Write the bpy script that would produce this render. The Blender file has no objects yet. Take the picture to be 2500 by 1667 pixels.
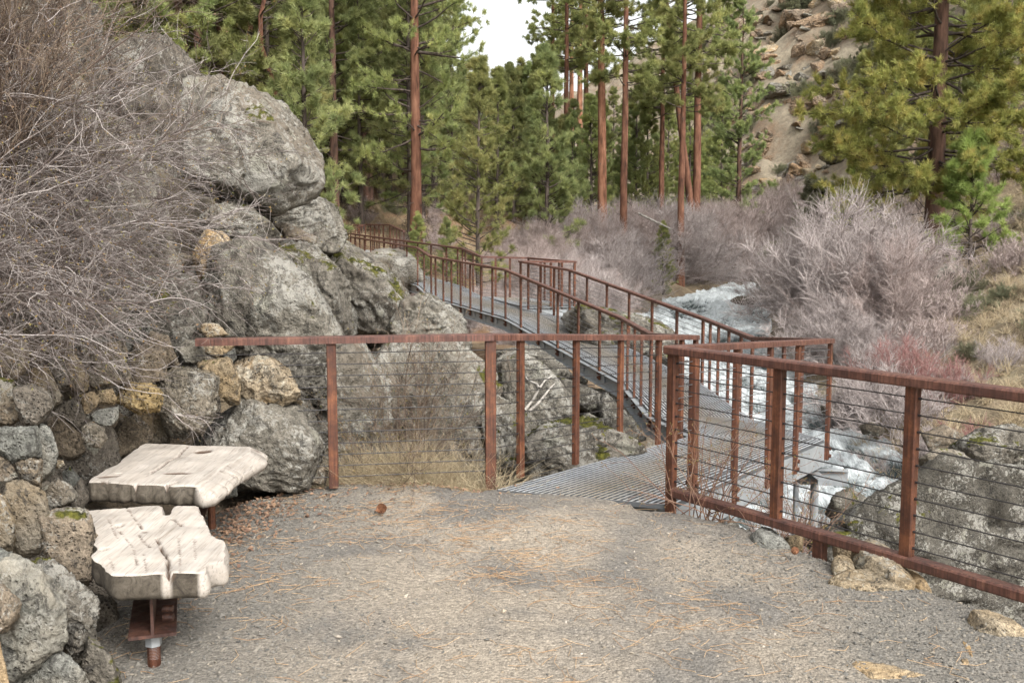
import bpy, bmesh, math, random
import numpy as np
from mathutils import Vector
from mathutils.geometry import delaunay_2d_cdt
rad = math.radians
random.seed(7)
C = bpy.context.scene.collection
# ------------------------------------------------------------------ camera numbers (photo is 2500 px wide)
FPX, CX, CY, PITCH, EYE = 2431.0, 1250.0, 833.5, rad(6.09), 1.82
cp, sp = math.cos(PITCH), math.sin(PITCH)
def ray(u, v):
    a, b = (u-CX)/FPX, (CY-v)/FPX
    return np.array([a, cp+b*sp, -sp+b*cp])
def P(u, v, Y):
    d = ray(u, v); return np.array([0, 0, EYE]) + d*(Y/d[1])
def G(u, v, z):
    d = ray(u, v); return np.array([0, 0, EYE]) + d*((z-EYE)/d[2])
def proj_u(p):
    x, y, z = p[0], p[1], p[2]-EYE
    dep = y*cp - z*sp
    return CX + FPX*x/dep
# ------------------------------------------------------------------ numpy noise
def _h(ix, iy, iz, s):
    n = (ix.astype(np.int64)*374761393 + iy.astype(np.int64)*668265263 + iz.astype(np.int64)*2147483647 + s*974634777) & 0xffffffff
    n = ((n ^ (n >> 13))*1274126177) & 0xffffffff
    n = ((n ^ (n >> 16))*2246822519) & 0xffffffff
    return ((n ^ (n >> 15)) & 0xffffff)/float(0xffffff)*2-1
def vnoise(p, s=0):
    i = np.floor(p); f = p-i; f = f*f*f*(f*(f*6-15)+10)
    x, y, z = i[:, 0], i[:, 1], i[:, 2]; fx, fy, fz = f[:, 0], f[:, 1], f[:, 2]
    r = 0
    for dx in (0, 1):
        wx = fx if dx else 1-fx
        for dy in (0, 1):
            wy = fy if dy else 1-fy
            for dz in (0, 1):
                wz = fz if dz else 1-fz
                r = r + _h(x+dx, y+dy, z+dz, s)*wx*wy*wz
    return r
def fbm(p, o=4, s=0, g=0.5):
    a, r, q = 1.0, 0, p
    for k in range(o):
        r = r + a*vnoise(q, s+k); q = q*2.03+17.1; a *= g
    return r
# ------------------------------------------------------------------ mesh helpers
def mesh_from(name, V, Fs, smooth=True):
    V = np.asarray(V, dtype=np.float32).reshape(-1, 3)
    if isinstance(Fs, np.ndarray): Fs = [Fs]
    Fs = [f for f in Fs if len(f)]
    me = bpy.data.meshes.new(name)
    me.vertices.add(len(V)); me.vertices.foreach_set('co', V.ravel())
    li = np.concatenate([f.ravel() for f in Fs]).astype(np.int32)
    tot = np.concatenate([np.full(len(f), f.shape[1]) for f in Fs]).astype(np.int32)
    st = np.concatenate([[0], np.cumsum(tot)[:-1]]).astype(np.int32)
    me.loops.add(len(li)); me.loops.foreach_set('vertex_index', li)
    me.polygons.add(len(tot)); me.polygons.foreach_set('loop_start', st)
    me.polygons.foreach_set('use_smooth', np.full(len(tot), smooth))
    me.update(calc_edges=True)
    return me
def obj(name, V, Fs, mat, parent=None, origin=None, smooth=True):
    V = np.asarray(V, dtype=float).reshape(-1, 3)
    if parent is not None: off = np.array(parent['_o'])
    elif origin is not None: off = np.array(origin, dtype=float)
    else: off = np.zeros(3)
    me = mesh_from(name, V-off, Fs, smooth)
    o = bpy.data.objects.new(name, me); C.objects.link(o)
    me.materials.append(mat)
    if parent is not None: o.parent = parent
    else: o.location = off
    if parent is None or True: o['_o'] = [float(x) for x in off]
    return o
def tag(o, label, cat, group=None, kind=None):
    o['label'] = label
    if cat: o['category'] = cat
    if group: o['group'] = group
    if kind: o['kind'] = kind
    return o
def struct(o):
    o['kind'] = 'structure'; return o
def empty(name, loc, label, cat, group=None):
    o = bpy.data.objects.new(name, None); C.objects.link(o); o.location = loc
    o['_o'] = [float(x) for x in loc]; o.empty_display_size = .2
    return tag(o, label, cat, group)
class MB:
    def __init__(s): s.V = []; s.F = {}; s.n = 0
    def add(s, V, F):
        V = np.asarray(V, float).reshape(-1, 3)
        if isinstance(F, np.ndarray): F = [F]
        for f in F:
            if len(f): s.F.setdefault(f.shape[1], []).append(f+s.n)
        s.V.append(V); s.n += len(V)
    def box(s, a, b, w, h, up=(0, 0, 1), c=0.0):
        """bar from a to b, width w (sideways), height h (up), chamfer c"""
        a = np.array(a, float); b = np.array(b, float); t = b-a; t = t/np.linalg.norm(t); up = np.array(up, float)
        sd = np.cross(t, up); sd /= np.linalg.norm(sd); u = np.cross(sd, t)
        if c > 0: pr = [(-w/2+c, -h/2), (w/2-c, -h/2), (w/2, -h/2+c), (w/2, h/2-c), (w/2-c, h/2), (-w/2+c, h/2), (-w/2, h/2-c), (-w/2, -h/2+c)]
        else: pr = [(-w/2, -h/2), (w/2, -h/2), (w/2, h/2), (-w/2, h/2)]
        k = len(pr)
        V = [q+sd*x+u*y for q in (a, b) for x, y in pr]
        F = np.array([[i, (i+1) % k, k+(i+1) % k, k+i] for i in range(k)])
        s.add(V, [F, np.array([list(range(k))[::-1]]), np.array([list(range(k, 2*k))])])
    def cyl(s, a, b, r, k=8):
        a = np.array(a, float); b = np.array(b, float)
        V, F = tubes(np.array([[a, b]]), np.array([[r, r]]), k)
        s.add(V, [F, np.array([list(range(k))[::-1]]), np.array([list(range(k, 2*k))])])
    def obj(s, name, mat, parent=None, origin=None, smooth=False):
        return obj(name, np.concatenate(s.V), [np.concatenate(f) for f in s.F.values()], mat, parent, origin, smooth)
def tubes(Pt, R, S=3):
    N, K, _ = Pt.shape
    T = np.gradient(Pt, axis=1); T /= np.linalg.norm(T, axis=2, keepdims=True)+1e-9
    m = T.mean(axis=1, keepdims=True)
    ref = np.where(np.abs(m[..., 2:3]) > .85*np.linalg.norm(m, axis=2, keepdims=True), np.array([1., .1, 0]), np.array([0, 0, 1.]))
    e1 = np.cross(T, np.broadcast_to(ref, T.shape)); e1 /= np.linalg.norm(e1, axis=2, keepdims=True)+1e-9
    e2 = np.cross(T, e1)
    an = np.arange(S)*2*np.pi/S
    V = Pt[:, :, None]+R[:, :, None, None]*(e1[:, :, None]*np.cos(an)[None, None, :, None]+e2[:, :, None]*np.sin(an)[None, None, :, None])
    base = np.arange(N)[:, None, None]*K*S+np.arange(K-1)[None, :, None]*S
    i = np.arange(S)[None, None, :]; j = (i+1) % S
    F = np.stack([base+i, base+S+i, base+S+j, base+j], axis=-1).reshape(-1, 4)
    return V.reshape(-1, 3), F
def sweep(pts, prof, closed_caps=True):
    """prof (k,2) = (sideways, up) swept along a polyline, mitred in plan"""
    pts = np.array(pts, float); n = len(pts)
    d = pts[1:]-pts[:-1]; d = d/np.linalg.norm(d, axis=1, keepdims=True)
    V = []
    for i in range(n):
        if i == 0: t = d[0]; k = 1
        elif i == n-1: t = d[-1]; k = 1
        else:
            t = d[i-1]+d[i]; t /= np.linalg.norm(t)
            h0 = d[i-1].copy(); h0[2] = 0; h0 /= np.linalg.norm(h0); h1 = t.copy(); h1[2] = 0; h1 /= np.linalg.norm(h1)
            k = 1/max(.35, float(h0@h1))
        sd = np.cross(t, [0, 0, 1]); sd /= np.linalg.norm(sd)
        for x, y in prof: V.append(pts[i]+sd*x*k+np.array([0, 0, y]))
    m = len(prof)
    F = np.array([[i*m+j, i*m+(j+1) % m, (i+1)*m+(j+1) % m, (i+1)*m+j] for i in range(n-1) for j in range(m)])
    return V, [F, np.array([list(range(m))[::-1]]), np.array([list(range((n-1)*m, n*m))])]
# ------------------------------------------------------------------ materials
def new_mat(name):
    m = bpy.data.materials.new(name); m.use_nodes = True
    nt = m.node_tree; nt.nodes.clear()
    out = nt.nodes.new('ShaderNodeOutputMaterial'); b = nt.nodes.new('ShaderNodeBsdfPrincipled')
    nt.links.new(b.outputs[0], out.inputs[0])
    return m, nt, b
def N(nt, t, **k):
    n = nt.nodes.new(t)
    for a, v in k.items():
        if a in n.inputs: n.inputs[a].default_value = v
        else: setattr(n, a, v)
    return n
def coords(nt, obj_rand=True):
    tc = N(nt, 'ShaderNodeTexCoord'); o = tc.outputs['Object']
    if obj_rand:
        oi = N(nt, 'ShaderNodeObjectInfo'); m = N(nt, 'ShaderNodeVectorMath', operation='MULTIPLY_ADD')
        cm = N(nt, 'ShaderNodeCombineXYZ')
        for i in range(3): nt.links.new(oi.outputs['Random'], cm.inputs[i])
        nt.links.new(cm.outputs[0], m.inputs[0]); m.inputs[1].default_value = (37, 91, 53); nt.links.new(o, m.inputs[2])
        return m.outputs[0], oi.outputs['Random']
    return o, None
def noise(nt, co, scale, detail=4, rough=.55, dist=0):
    n = N(nt, 'ShaderNodeTexNoise'); n.inputs['Scale'].default_value = scale; n.inputs['Detail'].default_value = detail
    n.inputs['Roughness'].default_value = rough; n.inputs['Distortion'].default_value = dist
    nt.links.new(co, n.inputs['Vector']); return n.outputs['Fac']
def ramp(nt, f, stops):
    r = N(nt, 'ShaderNodeValToRGB'); e = r.color_ramp.elements
    while len(e) < len(stops): e.new(.5)
    for x, (p_, c_) in zip(e, stops):
        x.position = p_; x.color = (*c_, 1) if isinstance(c_, tuple) else (c_, c_, c_, 1)
    nt.links.new(f, r.inputs[0]); return r.outputs[0]
def mix(nt, f, a, b, mode='MIX'):
    m = N(nt, 'ShaderNodeMix', data_type='RGBA', blend_type=mode)
    for s, x in ((0, f), (6, a), (7, b)):
        if isinstance(x, (int, float)): m.inputs[s].default_value = x
        elif isinstance(x, tuple): m.inputs[s].default_value = (*x, 1)
        else: nt.links.new(x, m.inputs[s])
    return m.outputs[2]
def mth(nt, op, a, b=0.0, c=0.0):
    m = N(nt, 'ShaderNodeMath', operation=op)
    for s, x in enumerate((a, b, c)):
        if isinstance(x, (int, float)): m.inputs[s].default_value = x
        else: nt.links.new(x, m.inputs[s])
    return m.outputs[0]
def bump(nt, b, h, strength, dist):
    n = N(nt, 'ShaderNodeBump'); n.inputs['Strength'].default_value = strength; n.inputs['Distance'].default_value = dist
    nt.links.new(h, n.inputs['Height']); nt.links.new(n.outputs[0], b.inputs['Normal']); return n
def rock_mat(name, c1, c2, lichen=.5, moss=.3, pits=.3, sc=1.0, lcol=(.40, .385, .34), stain=None):
    c1 = tuple(x*.80*w_ for x, w_ in zip(c1, (1.06, 1, .90))); c2 = tuple(x*.90*w_ for x, w_ in zip(c2, (1.05, 1, .92))); lcol = tuple(x*.84 for x in lcol)
    m, nt, b = new_mat(name); co, rnd = coords(nt)
    n1 = noise(nt, co, 1.6/sc, 5, .6); n2 = noise(nt, co, 14/sc, 6, .7); n3 = noise(nt, co, 60/sc, 3, .7)
    col = ramp(nt, n1, [(.35, c1), (.65, c2)])
    col = mix(nt, 1.0, col, ramp(nt, n2, [(.3, .48), (.5, 1.0), (.72, 1.45)]), 'MULTIPLY')
    col = mix(nt, .8, col, ramp(nt, n3, [(.35, .55), (.55, 1.0), (.7, 1.35)]), 'MULTIPLY')
    if stain:
        ns = noise(nt, co, .9/sc, 4, .6, .5); col = mix(nt, mth(nt, 'MULTIPLY', ramp(nt, ns, [(.5, .0), (.62, 1.0)]), .75), col, stain)
    if lichen > 0:
        big = noise(nt, co, 2.6/sc, 3, .6); fine = noise(nt, co, 26/sc, 5, .75, .6)
        f = mth(nt, 'ADD', mth(nt, 'MULTIPLY', big, .55), mth(nt, 'MULTIPLY', fine, .6))
        t = .655-.062*lichen
        col = mix(nt, mth(nt, 'MULTIPLY', ramp(nt, f, [(t, .0), (t+.035, 1.0)]), .75), col, lcol)
        vo = N(nt, 'ShaderNodeTexVoronoi'); vo.inputs['Scale'].default_value = 5/sc
        dv = N(nt, 'ShaderNodeVectorMath', operation='ADD'); ng = N(nt, 'ShaderNodeTexNoise'); ng.inputs['Scale'].default_value = 12/sc; ng.inputs['Detail'].default_value = 4
        nt.links.new(co, ng.inputs['Vector']); sv = N(nt, 'ShaderNodeVectorMath', operation='SCALE'); sv.inputs['Scale'].default_value = .28
        nt.links.new(ng.outputs['Color'], sv.inputs[0]); nt.links.new(co, dv.inputs[0]); nt.links.new(sv.outputs[0], dv.inputs[1]); nt.links.new(dv.outputs[0], vo.inputs['Vector'])
        sep = N(nt, 'ShaderNodeSeparateColor'); nt.links.new(vo.outputs['Color'], sep.inputs[0])
        pick = mth(nt, 'GREATER_THAN', sep.outputs[0], 1-.30*lichen)
        disc = mth(nt, 'MULTIPLY', mth(nt, 'LESS_THAN', vo.outputs['Distance'], .34), pick)
        col = mix(nt, mth(nt, 'MULTIPLY', disc, .5), col, (.33, .32, .26))
        dk = noise(nt, co, 9/sc, 5, .8, 1.0); col = mix(nt, mth(nt, 'MULTIPLY', ramp(nt, dk, [(.54, .0), (.60, 1.0)]), .72), col, (.045, .042, .038))
    if moss > 0:
        g = N(nt, 'ShaderNodeNewGeometry'); sx = N(nt, 'ShaderNodeSeparateXYZ'); nt.links.new(g.outputs['Normal'], sx.inputs[0])
        nm = noise(nt, co, 1.7/sc, 5, .7, .4)
        f = mth(nt, 'ADD', nm, mth(nt, 'MULTIPLY', sx.outputs[2], .09))
        t = .70-.11*moss
        mc = ramp(nt, noise(nt, co, 22/sc, 3), [(.35, (.028, .03, .01)), (.65, (.12, .115, .022))])
        mk_ = ramp(nt, f, [(t, .0), (t+.03, 1.0)])
        col = mix(nt, mk_, col, mc)
    nt.links.new(col, b.inputs['Base Color']); b.inputs['Roughness'].default_value = .95; b.inputs['Specular IOR Level'].default_value = .2
    h = mth(nt, 'ADD', mth(nt, 'MULTIPLY', n2, 1.0), mth(nt, 'MULTIPLY', n3, .45))
    if pits > 0:
        vo2 = N(nt, 'ShaderNodeTexVoronoi'); vo2.inputs['Scale'].default_value = 42/sc; nt.links.new(co, vo2.inputs['Vector'])
        pt = ramp(nt, vo2.outputs['Distance'], [(.12, .0), (.34, 1.0)])
        pn = ramp(nt, noise(nt, co, 5/sc, 2), [(.42, 1.0), (.55, .0)])
        pm = mth(nt, 'MAXIMUM', pt, pn)
        h = mth(nt, 'ADD', h, mth(nt, 'MULTIPLY', pm, pits*1.6))
        mm = mix(nt, pits, (1., 1., 1.), pm); col2 = mix(nt, 1.0, col, mm, 'MULTIPLY'); nt.links.new(col2, b.inputs['Base Color'])
    bump(nt, b, h, 1.0, .030*sc)
    return m
M = {}
M['basalt'] = rock_mat('lichened_basalt', (.155, .148, .132), (.225, .215, .19), 1.0, .6, .2, stain=(.16, .125, .09))
M['boulder'] = rock_mat('large_boulder_rock', (.17, .163, .148), (.25, .24, .215), 1.0, .42, .15, 1.4, stain=(.18, .15, .115))
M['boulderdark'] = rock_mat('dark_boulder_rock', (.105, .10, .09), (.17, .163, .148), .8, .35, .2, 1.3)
M['riverboulder'] = rock_mat('river_boulder_rock', (.085, .082, .074), (.135, .13, .118), .78, .25, .35, .7)
M['moss'] = rock_mat('mossy_rock', (.15, .14, .125), (.22, .21, .19), .9, 1.0, .2, 1.1)
M['grey'] = rock_mat('grey_stone', (.185, .17, .145), (.29, .265, .225), .35, .15, .4, .8, stain=(.22, .16, .09))
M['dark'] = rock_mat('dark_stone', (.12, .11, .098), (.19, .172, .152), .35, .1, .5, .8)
M['brown'] = rock_mat('brown_pitted_stone', (.19, .16, .125), (.27, .23, .185), .35, .15, .45, .8)
M['tan'] = rock_mat('tan_stone', (.36, .28, .175), (.30, .26, .20), .2, .1, .4, .8, (.5, .45, .35))
M['yellow'] = rock_mat('yellow_stone', (.40, .31, .165), (.33, .265, .155), .1, .0, 1.0, .9, (.5, .42, .25))
M['ochre'] = rock_mat('ochre_stone', (.34, .265, .17), (.42, .37, .29), .2, .1, .2, .8, stain=(.42, .27, .10))
M['pale'] = rock_mat('pale_tan_stone', (.46, .38, .27), (.34, .30, .24), .3, .1, .3, 1.0, (.55, .5, .4), stain=(.40, .26, .12))
M['blue'] = rock_mat('blue_grey_stone', (.17, .18, .175), (.27, .28, .27), .25, .1, .25, .8, stain=(.40, .35, .27))
M['cliff'] = rock_mat('cliff_rock', (.37, .26, .17), (.235, .20, .165), .35, .0, .2, 5.0, (.42, .36, .28))
M['wetrock'] = rock_mat('wet_river_rock', (.07, .06, .05), (.13, .115, .095), .2, .6, .2, 1.5)

def rust_mat(name, a, b_, c_):
    m, nt, b = new_mat(name); co, rnd = coords(nt)
    c = ramp(nt, noise(nt, co, 7, 6, .75), [(.32, a), (.50, b_), (.68, c_)])
    mp = N(nt, 'ShaderNodeMapping'); mp.inputs['Scale'].default_value = (70, 70, 2.5); nt.links.new(co, mp.inputs['Vector'])
    c = mix(nt, .85, c, ramp(nt, noise(nt, mp.outputs[0], 1, 5, .65), [(.33, .42), (.52, 1.0), (.68, 1.5)]), 'MULTIPLY')
    nt.links.new(c, b.inputs['Base Color']); nt.links.new(ramp(nt, noise(nt, co, 20, 3), [(.35, .45), (.65, .75)]), b.inputs['Roughness'])
    bump(nt, b, noise(nt, co, 140, 3), .3, .003); return m
M['rust'] = rust_mat('weathering_steel_posts', (.046, .017, .011), (.095, .034, .017), (.185, .070, .031))
M['rustrail'] = rust_mat('weathering_steel_rails', (.060, .028, .022), (.105, .045, .032), (.17, .078, .052))
M['rustdark'] = rust_mat('dark_rusty_beam', (.030, .015, .012), (.062, .028, .020), (.12, .055, .034))
m, nt, b = new_mat('galvanised_steel'); co, rnd = coords(nt)
c = ramp(nt, noise(nt, co, 5, 5, .7), [(.3, (.21, .225, .235)), (.7, (.34, .355, .36))])
nt.links.new(c, b.inputs['Base Color']); b.inputs['Roughness'].default_value = .5; b.inputs['Metallic'].default_value = .1; M['zinc'] = m
m, nt, b = new_mat('galvanised_grating'); co, rnd = coords(nt, False)
c = ramp(nt, noise(nt, co, 6, 5, .7), [(.3, (.33, .35, .365)), (.7, (.50, .515, .53))])
at = N(nt, 'ShaderNodeAttribute', attribute_name='wear')
f = mth(nt, 'MULTIPLY', at.outputs['Fac'], ramp(nt, noise(nt, co, 2.2, 5, .7), [(.3, .5), (.6, 1.0)]))
c = mix(nt, f, c, (.33, .265, .18))
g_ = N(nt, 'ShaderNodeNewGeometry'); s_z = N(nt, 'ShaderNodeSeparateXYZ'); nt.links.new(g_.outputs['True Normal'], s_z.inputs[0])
c = mix(nt, mth(nt, 'GREATER_THAN', s_z.outputs[2], .5), (.10, .107, .113), c)  # bar sides painted dark to stand in for shade between the bars
nt.links.new(c, b.inputs['Base Color']); b.inputs['Roughness'].default_value = .55; b.inputs['Metallic'].default_value = .2; M['grating'] = m
m, nt, b = new_mat('dark_cable'); b.inputs['Base Color'].default_value = (.025, .022, .022, 1); b.inputs['Roughness'].default_value = .5; M['cable'] = m
m, nt, b = new_mat('bright_cable'); b.inputs['Base Color'].default_value = (.16, .16, .165, 1); b.inputs['Roughness'].default_value = .35; b.inputs['Metallic'].default_value = .5; M['cablelight'] = m

def bark(name, c1, c2, sz=14):
    m, nt, b = new_mat(name); co, rnd = coords(nt)
    mp = N(nt, 'ShaderNodeMapping'); mp.inputs['Scale'].default_value = (sz, sz, sz*.22); nt.links.new(co, mp.inputs['Vector'])
    n1 = noise(nt, mp.outputs[0], 1, 5, .65)
    c = ramp(nt, n1, [(.32, tuple(x*.35 for x in c1)), (.5, c1), (.7, c2)])
    nt.links.new(c, b.inputs['Base Color']); b.inputs['Roughness'].default_value = .95; bump(nt, b, n1, .8, .03); return m
M['bark_red'] = bark('red_pine_bark', (.15, .065, .038), (.27, .135, .082), 5)
M['bark_orange'] = bark('orange_pine_bark', (.28, .125, .07), (.42, .22, .14), 5)
M['bark_brown'] = bark('brown_pine_bark', (.10, .055, .038), (.185, .10, .07), 5)
M['bark_dark'] = bark('dark_pine_bark', (.07, .052, .042), (.14, .11, .09), 6)
M['deadwood'] = bark('pale_dead_wood', (.36, .33, .29), (.50, .47, .42), 8)
def leafmat(name, a, b_, c_, sc=.9, trans=.5):
    m, nt, b = new_mat(name); co, rnd = coords(nt)
    c = ramp(nt, noise(nt, co, sc, 3, .7), [(.3, a), (.5, b_), (.72, c_)])
    c = mix(nt, .8, c, ramp(nt, noise(nt, co, 7, 2, .7), [(.3, .7), (.55, 1.0), (.7, 1.35)]), 'MULTIPLY')
    hv = N(nt, 'ShaderNodeHueSaturation'); nt.links.new(c, hv.inputs['Color'])
    nt.links.new(mth(nt, 'MULTIPLY_ADD', rnd, .55, 1.35), hv.inputs['Value']); hv.inputs['Saturation'].default_value = .88
    nt.links.new(mth(nt, 'MULTIPLY_ADD', rnd, .03, .470), hv.inputs['Hue'])
    nt.links.new(hv.outputs[0], b.inputs['Base Color']); b.inputs['Roughness'].default_value = .6
    b.inputs['Specular IOR Level'].default_value = .25
    tr = N(nt, 'ShaderNodeBsdfTranslucent'); nt.links.new(hv.outputs[0], tr.inputs['Color'])
    ms = N(nt, 'ShaderNodeMixShader'); ms.inputs[0].default_value = trans
    nt.links.new(b.outputs[0], ms.inputs[1]); nt.links.new(tr.outputs[0], ms.inputs[2])
    o = [n for n in nt.nodes if n.type == 'OUTPUT_MATERIAL'][0]; nt.links.new(ms.outputs[0], o.inputs[0]); return m
M['needle'] = leafmat('pine_needles', (.13, .165, .05), (.21, .245, .075), (.34, .345, .11))
M['needle_blue'] = leafmat('blue_green_pine_needles', (.125, .165, .06), (.19, .23, .08), (.30, .32, .11))
M['needle_yellow'] = leafmat('yellow_green_pine_needles', (.115, .145, .035), (.22, .235, .05), (.37, .31, .075), 1.3)
M['needle_bright'] = leafmat('bright_young_pine_needles', (.13, .19, .04), (.20, .26, .06), (.28, .33, .09))
M['juniper'] = leafmat('juniper_foliage', (.12, .13, .075), (.175, .18, .105), (.23, .23, .13))
def twig(name, a, b_, sc=2.0, pw=1.0):
    m, nt, b = new_mat(name); co, rnd = coords(nt)
    gi = N(nt, 'ShaderNodeNewGeometry'); isl = mth(nt, 'POWER', gi.outputs['Random Per Island'], pw)
    f = mth(nt, 'ADD', mth(nt, 'MULTIPLY', noise(nt, co, sc, 4, .8), .5), mth(nt, 'MULTIPLY', isl, .5))
    c = ramp(nt, f, [(.25, a), (.72, b_)])
    nt.links.new(c, b.inputs['Base Color']); b.inputs['Roughness'].default_value = .8; return m
M['willow'] = twig('grey_willow_twigs', (.22, .182, .168), (.55, .48, .455), 1.2)
M['willow_red'] = twig('reddish_willow_twigs', (.22, .167, .148), (.53, .435, .40), 1.2)
M['dogwood'] = twig('red_dogwood_twigs', (.24, .085, .08), (.33, .20, .175), 1.2)
M['bushgrey'] = twig('grey_bush_twigs', (.085, .062, .052), (.50, .45, .42), 3, 2.6)
M['bushtan'] = twig('tan_bush_twigs', (.085, .055, .040), (.30, .23, .165), 3, 1.8)
M['redtwig'] = twig('reddish_brown_twigs', (.17, .085, .055), (.30, .19, .13), 4)
M['grass'] = twig('dry_grass', (.27, .20, .115), (.50, .415, .27), 1.5)
M['bud'] = twig('leaf_buds', (.20, .20, .045), (.26, .14, .06), 5)
M['litter'] = twig('fallen_leaves', (.13, .07, .045), (.27, .17, .105), 9)
M['pineneedle'] = twig('fallen_pine_needles', (.34, .19, .09), (.55, .38, .22), 3)
M['cone'] = twig('pine_cone_scales', (.15, .06, .03), (.30, .14, .07), 9)

m, nt, b = new_mat('weathered_timber'); co, rnd = coords(nt, False)
mp = N(nt, 'ShaderNodeMapping'); mp.inputs['Scale'].default_value = (34, 1.6, 34); mp.inputs['Rotation'].default_value = (0, 0, -.22); nt.links.new(co, mp.inputs['Vector'])
g1 = noise(nt, mp.outputs[0], 1, 5, .6, .5); g2 = noise(nt, co, 4, 4, .6)
geo = N(nt, 'ShaderNodeNewGeometry'); sx = N(nt, 'ShaderNodeSeparateXYZ'); nt.links.new(geo.outputs['True Normal'], sx.inputs[0])
topc = ramp(nt, g1, [(.26, (.26, .215, .17)), (.36, (.42, .37, .315)), (.6, (.50, .45, .395))])
topc = mix(nt, .8, topc, ramp(nt, g2, [(.35, .72), (.6, 1.05)]), 'MULTIPLY')
mp3 = N(nt, 'ShaderNodeMapping'); mp3.inputs['Scale'].default_value = (150, 5, 90); mp3.inputs['Rotation'].default_value = (0, 0, -.22); nt.links.new(co, mp3.inputs['Vector'])
topc = mix(nt, .6, topc, ramp(nt, noise(nt, mp3.outputs[0], 1, 3, .6, .3), [(.32, .28), (.42, .95), (.7, 1.12)]), 'MULTIPLY')
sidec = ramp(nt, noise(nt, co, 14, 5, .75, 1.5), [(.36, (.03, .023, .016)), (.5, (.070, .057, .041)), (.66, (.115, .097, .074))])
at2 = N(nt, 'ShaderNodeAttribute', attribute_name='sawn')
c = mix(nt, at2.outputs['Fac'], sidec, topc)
at = N(nt, 'ShaderNodeAttribute', attribute_name='crack')
c = mix(nt, at.outputs['Fac'], c, (.075, .045, .028))
nt.links.new(c, b.inputs['Base Color']); b.inputs['Roughness'].default_value = .85
mp2 = N(nt, 'ShaderNodeMapping'); mp2.inputs['Scale'].default_value = (60, 3, 40); mp2.inputs['Rotation'].default_value = (0, 0, -.22); nt.links.new(co, mp2.inputs['Vector'])
bump(nt, b, mth(nt, 'ADD', g1, noise(nt, mp2.outputs[0], 1, 4, .6, .8)), .35, .006); M['timber'] = m

# ground materials
m, nt, b = new_mat('gravel_path'); co, rnd = coords(nt, False)
n1 = noise(nt, co, .8, 4, .6, .4); n2 = noise(nt, co, 45, 4, .8); n3 = noise(nt, co, 130, 3, .8)
base = ramp(nt, n1, [(.40, (.165, .15, .13)), (.52, (.275, .235, .185)), (.7, (.32, .27, .205))])
sxy = N(nt, 'ShaderNodeSeparateXYZ'); nt.links.new(co, sxy.inputs[0])
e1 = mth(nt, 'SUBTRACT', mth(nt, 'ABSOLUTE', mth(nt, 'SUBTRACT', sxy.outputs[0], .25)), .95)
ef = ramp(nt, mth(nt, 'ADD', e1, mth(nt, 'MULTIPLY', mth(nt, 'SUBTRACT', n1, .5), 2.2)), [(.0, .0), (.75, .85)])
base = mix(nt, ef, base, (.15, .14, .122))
vo = N(nt, 'ShaderNodeTexVoronoi'); vo.inputs['Scale'].default_value = 75; nt.links.new(co, vo.inputs['Vector'])
sc_ = N(nt, 'ShaderNodeSeparateColor'); nt.links.new(vo.outputs['Color'], sc_.inputs[0])
c = mix(nt, .55, base, ramp(nt, sc_.outputs[0], [(.05, .45), (.5, 1.0), (.95, 1.5)]), 'MULTIPLY')
c = mix(nt, .8, c, ramp(nt, n2, [(.3, .6), (.5, 1.0), (.7, 1.35)]), 'MULTIPLY')
nt.links.new(c, b.inputs['Base Color']); b.inputs['Roughness'].default_value = .95
bump(nt, b, mth(nt, 'ADD', mth(nt, 'MULTIPLY', vo.outputs['Distance'], -.8), n2), .8, .012); M['path'] = m
m, nt, b = new_mat('gravel_chips'); co, rnd = coords(nt, False)
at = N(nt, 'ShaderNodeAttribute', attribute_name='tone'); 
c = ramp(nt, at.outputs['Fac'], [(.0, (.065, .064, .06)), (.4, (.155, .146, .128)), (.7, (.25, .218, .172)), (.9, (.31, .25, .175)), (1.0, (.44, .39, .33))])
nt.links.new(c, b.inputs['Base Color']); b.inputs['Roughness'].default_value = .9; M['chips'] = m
m, nt, b = new_mat('canyon_ground'); co, rnd = coords(nt, False)
n1 = noise(nt, co, .22, 6, .7); n2 = noise(nt, co, 2.5, 5, .75); n3 = noise(nt, co, 18, 4, .8)
c = ramp(nt, n1, [(.36, (.15, .11, .07)), (.5, (.225, .175, .11)), (.64, (.28, .24, .155))])
c = mix(nt, .9, c, ramp(nt, n2, [(.3, .5), (.5, 1.0), (.7, 1.45)]), 'MULTIPLY')
c = mix(nt, .8, c, ramp(nt, n3, [(.3, .5), (.5, 1.0), (.7, 1.4)]), 'MULTIPLY')
sxy = N(nt, 'ShaderNodeSeparateXYZ'); nt.links.new(co, sxy.inputs[0])
litter = mth(nt, 'LESS_THAN', sxy.outputs[0], 5.0)
lf = mth(nt, 'MULTIPLY', litter, ramp(nt, noise(nt, co, .5, 4, .7), [(.4, .35), (.6, .95)]))
c = mix(nt, lf, c, mix(nt, 1., mix(nt, ramp(nt, mth(nt, 'MULTIPLY', sxy.outputs[1], .01), [(.24, .0), (.30, 1.0)]), (.085, .065, .045), (.20, .115, .06)), ramp(nt, n3, [(.3, .4), (.7, 1.5)]), 'MULTIPLY'))  # shade of the hollows under the walkway painted into the nearer ground
farm = ramp(nt, mth(nt, 'MULTIPLY', sxy.outputs[1], .01), [(.72, .0), (.8, 1.0)])
c = mix(nt, farm, c, mix(nt, .9, ramp(nt, n1, [(.36, (.22, .15, .095)), (.5, (.25, .205, .145)), (.62, (.33, .28, .20))]), ramp(nt, n2, [(.3, .6), (.65, 1.2)]), 'MULTIPLY'))
nt.links.new(c, b.inputs['Base Color']); b.inputs['Roughness'].default_value = 1.0
bump(nt, b, mth(nt, 'ADD', n2, mth(nt, 'MULTIPLY', n3, .4)), .8, .12); M['ground'] = m
m, nt, b = new_mat('river_water'); 
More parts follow.
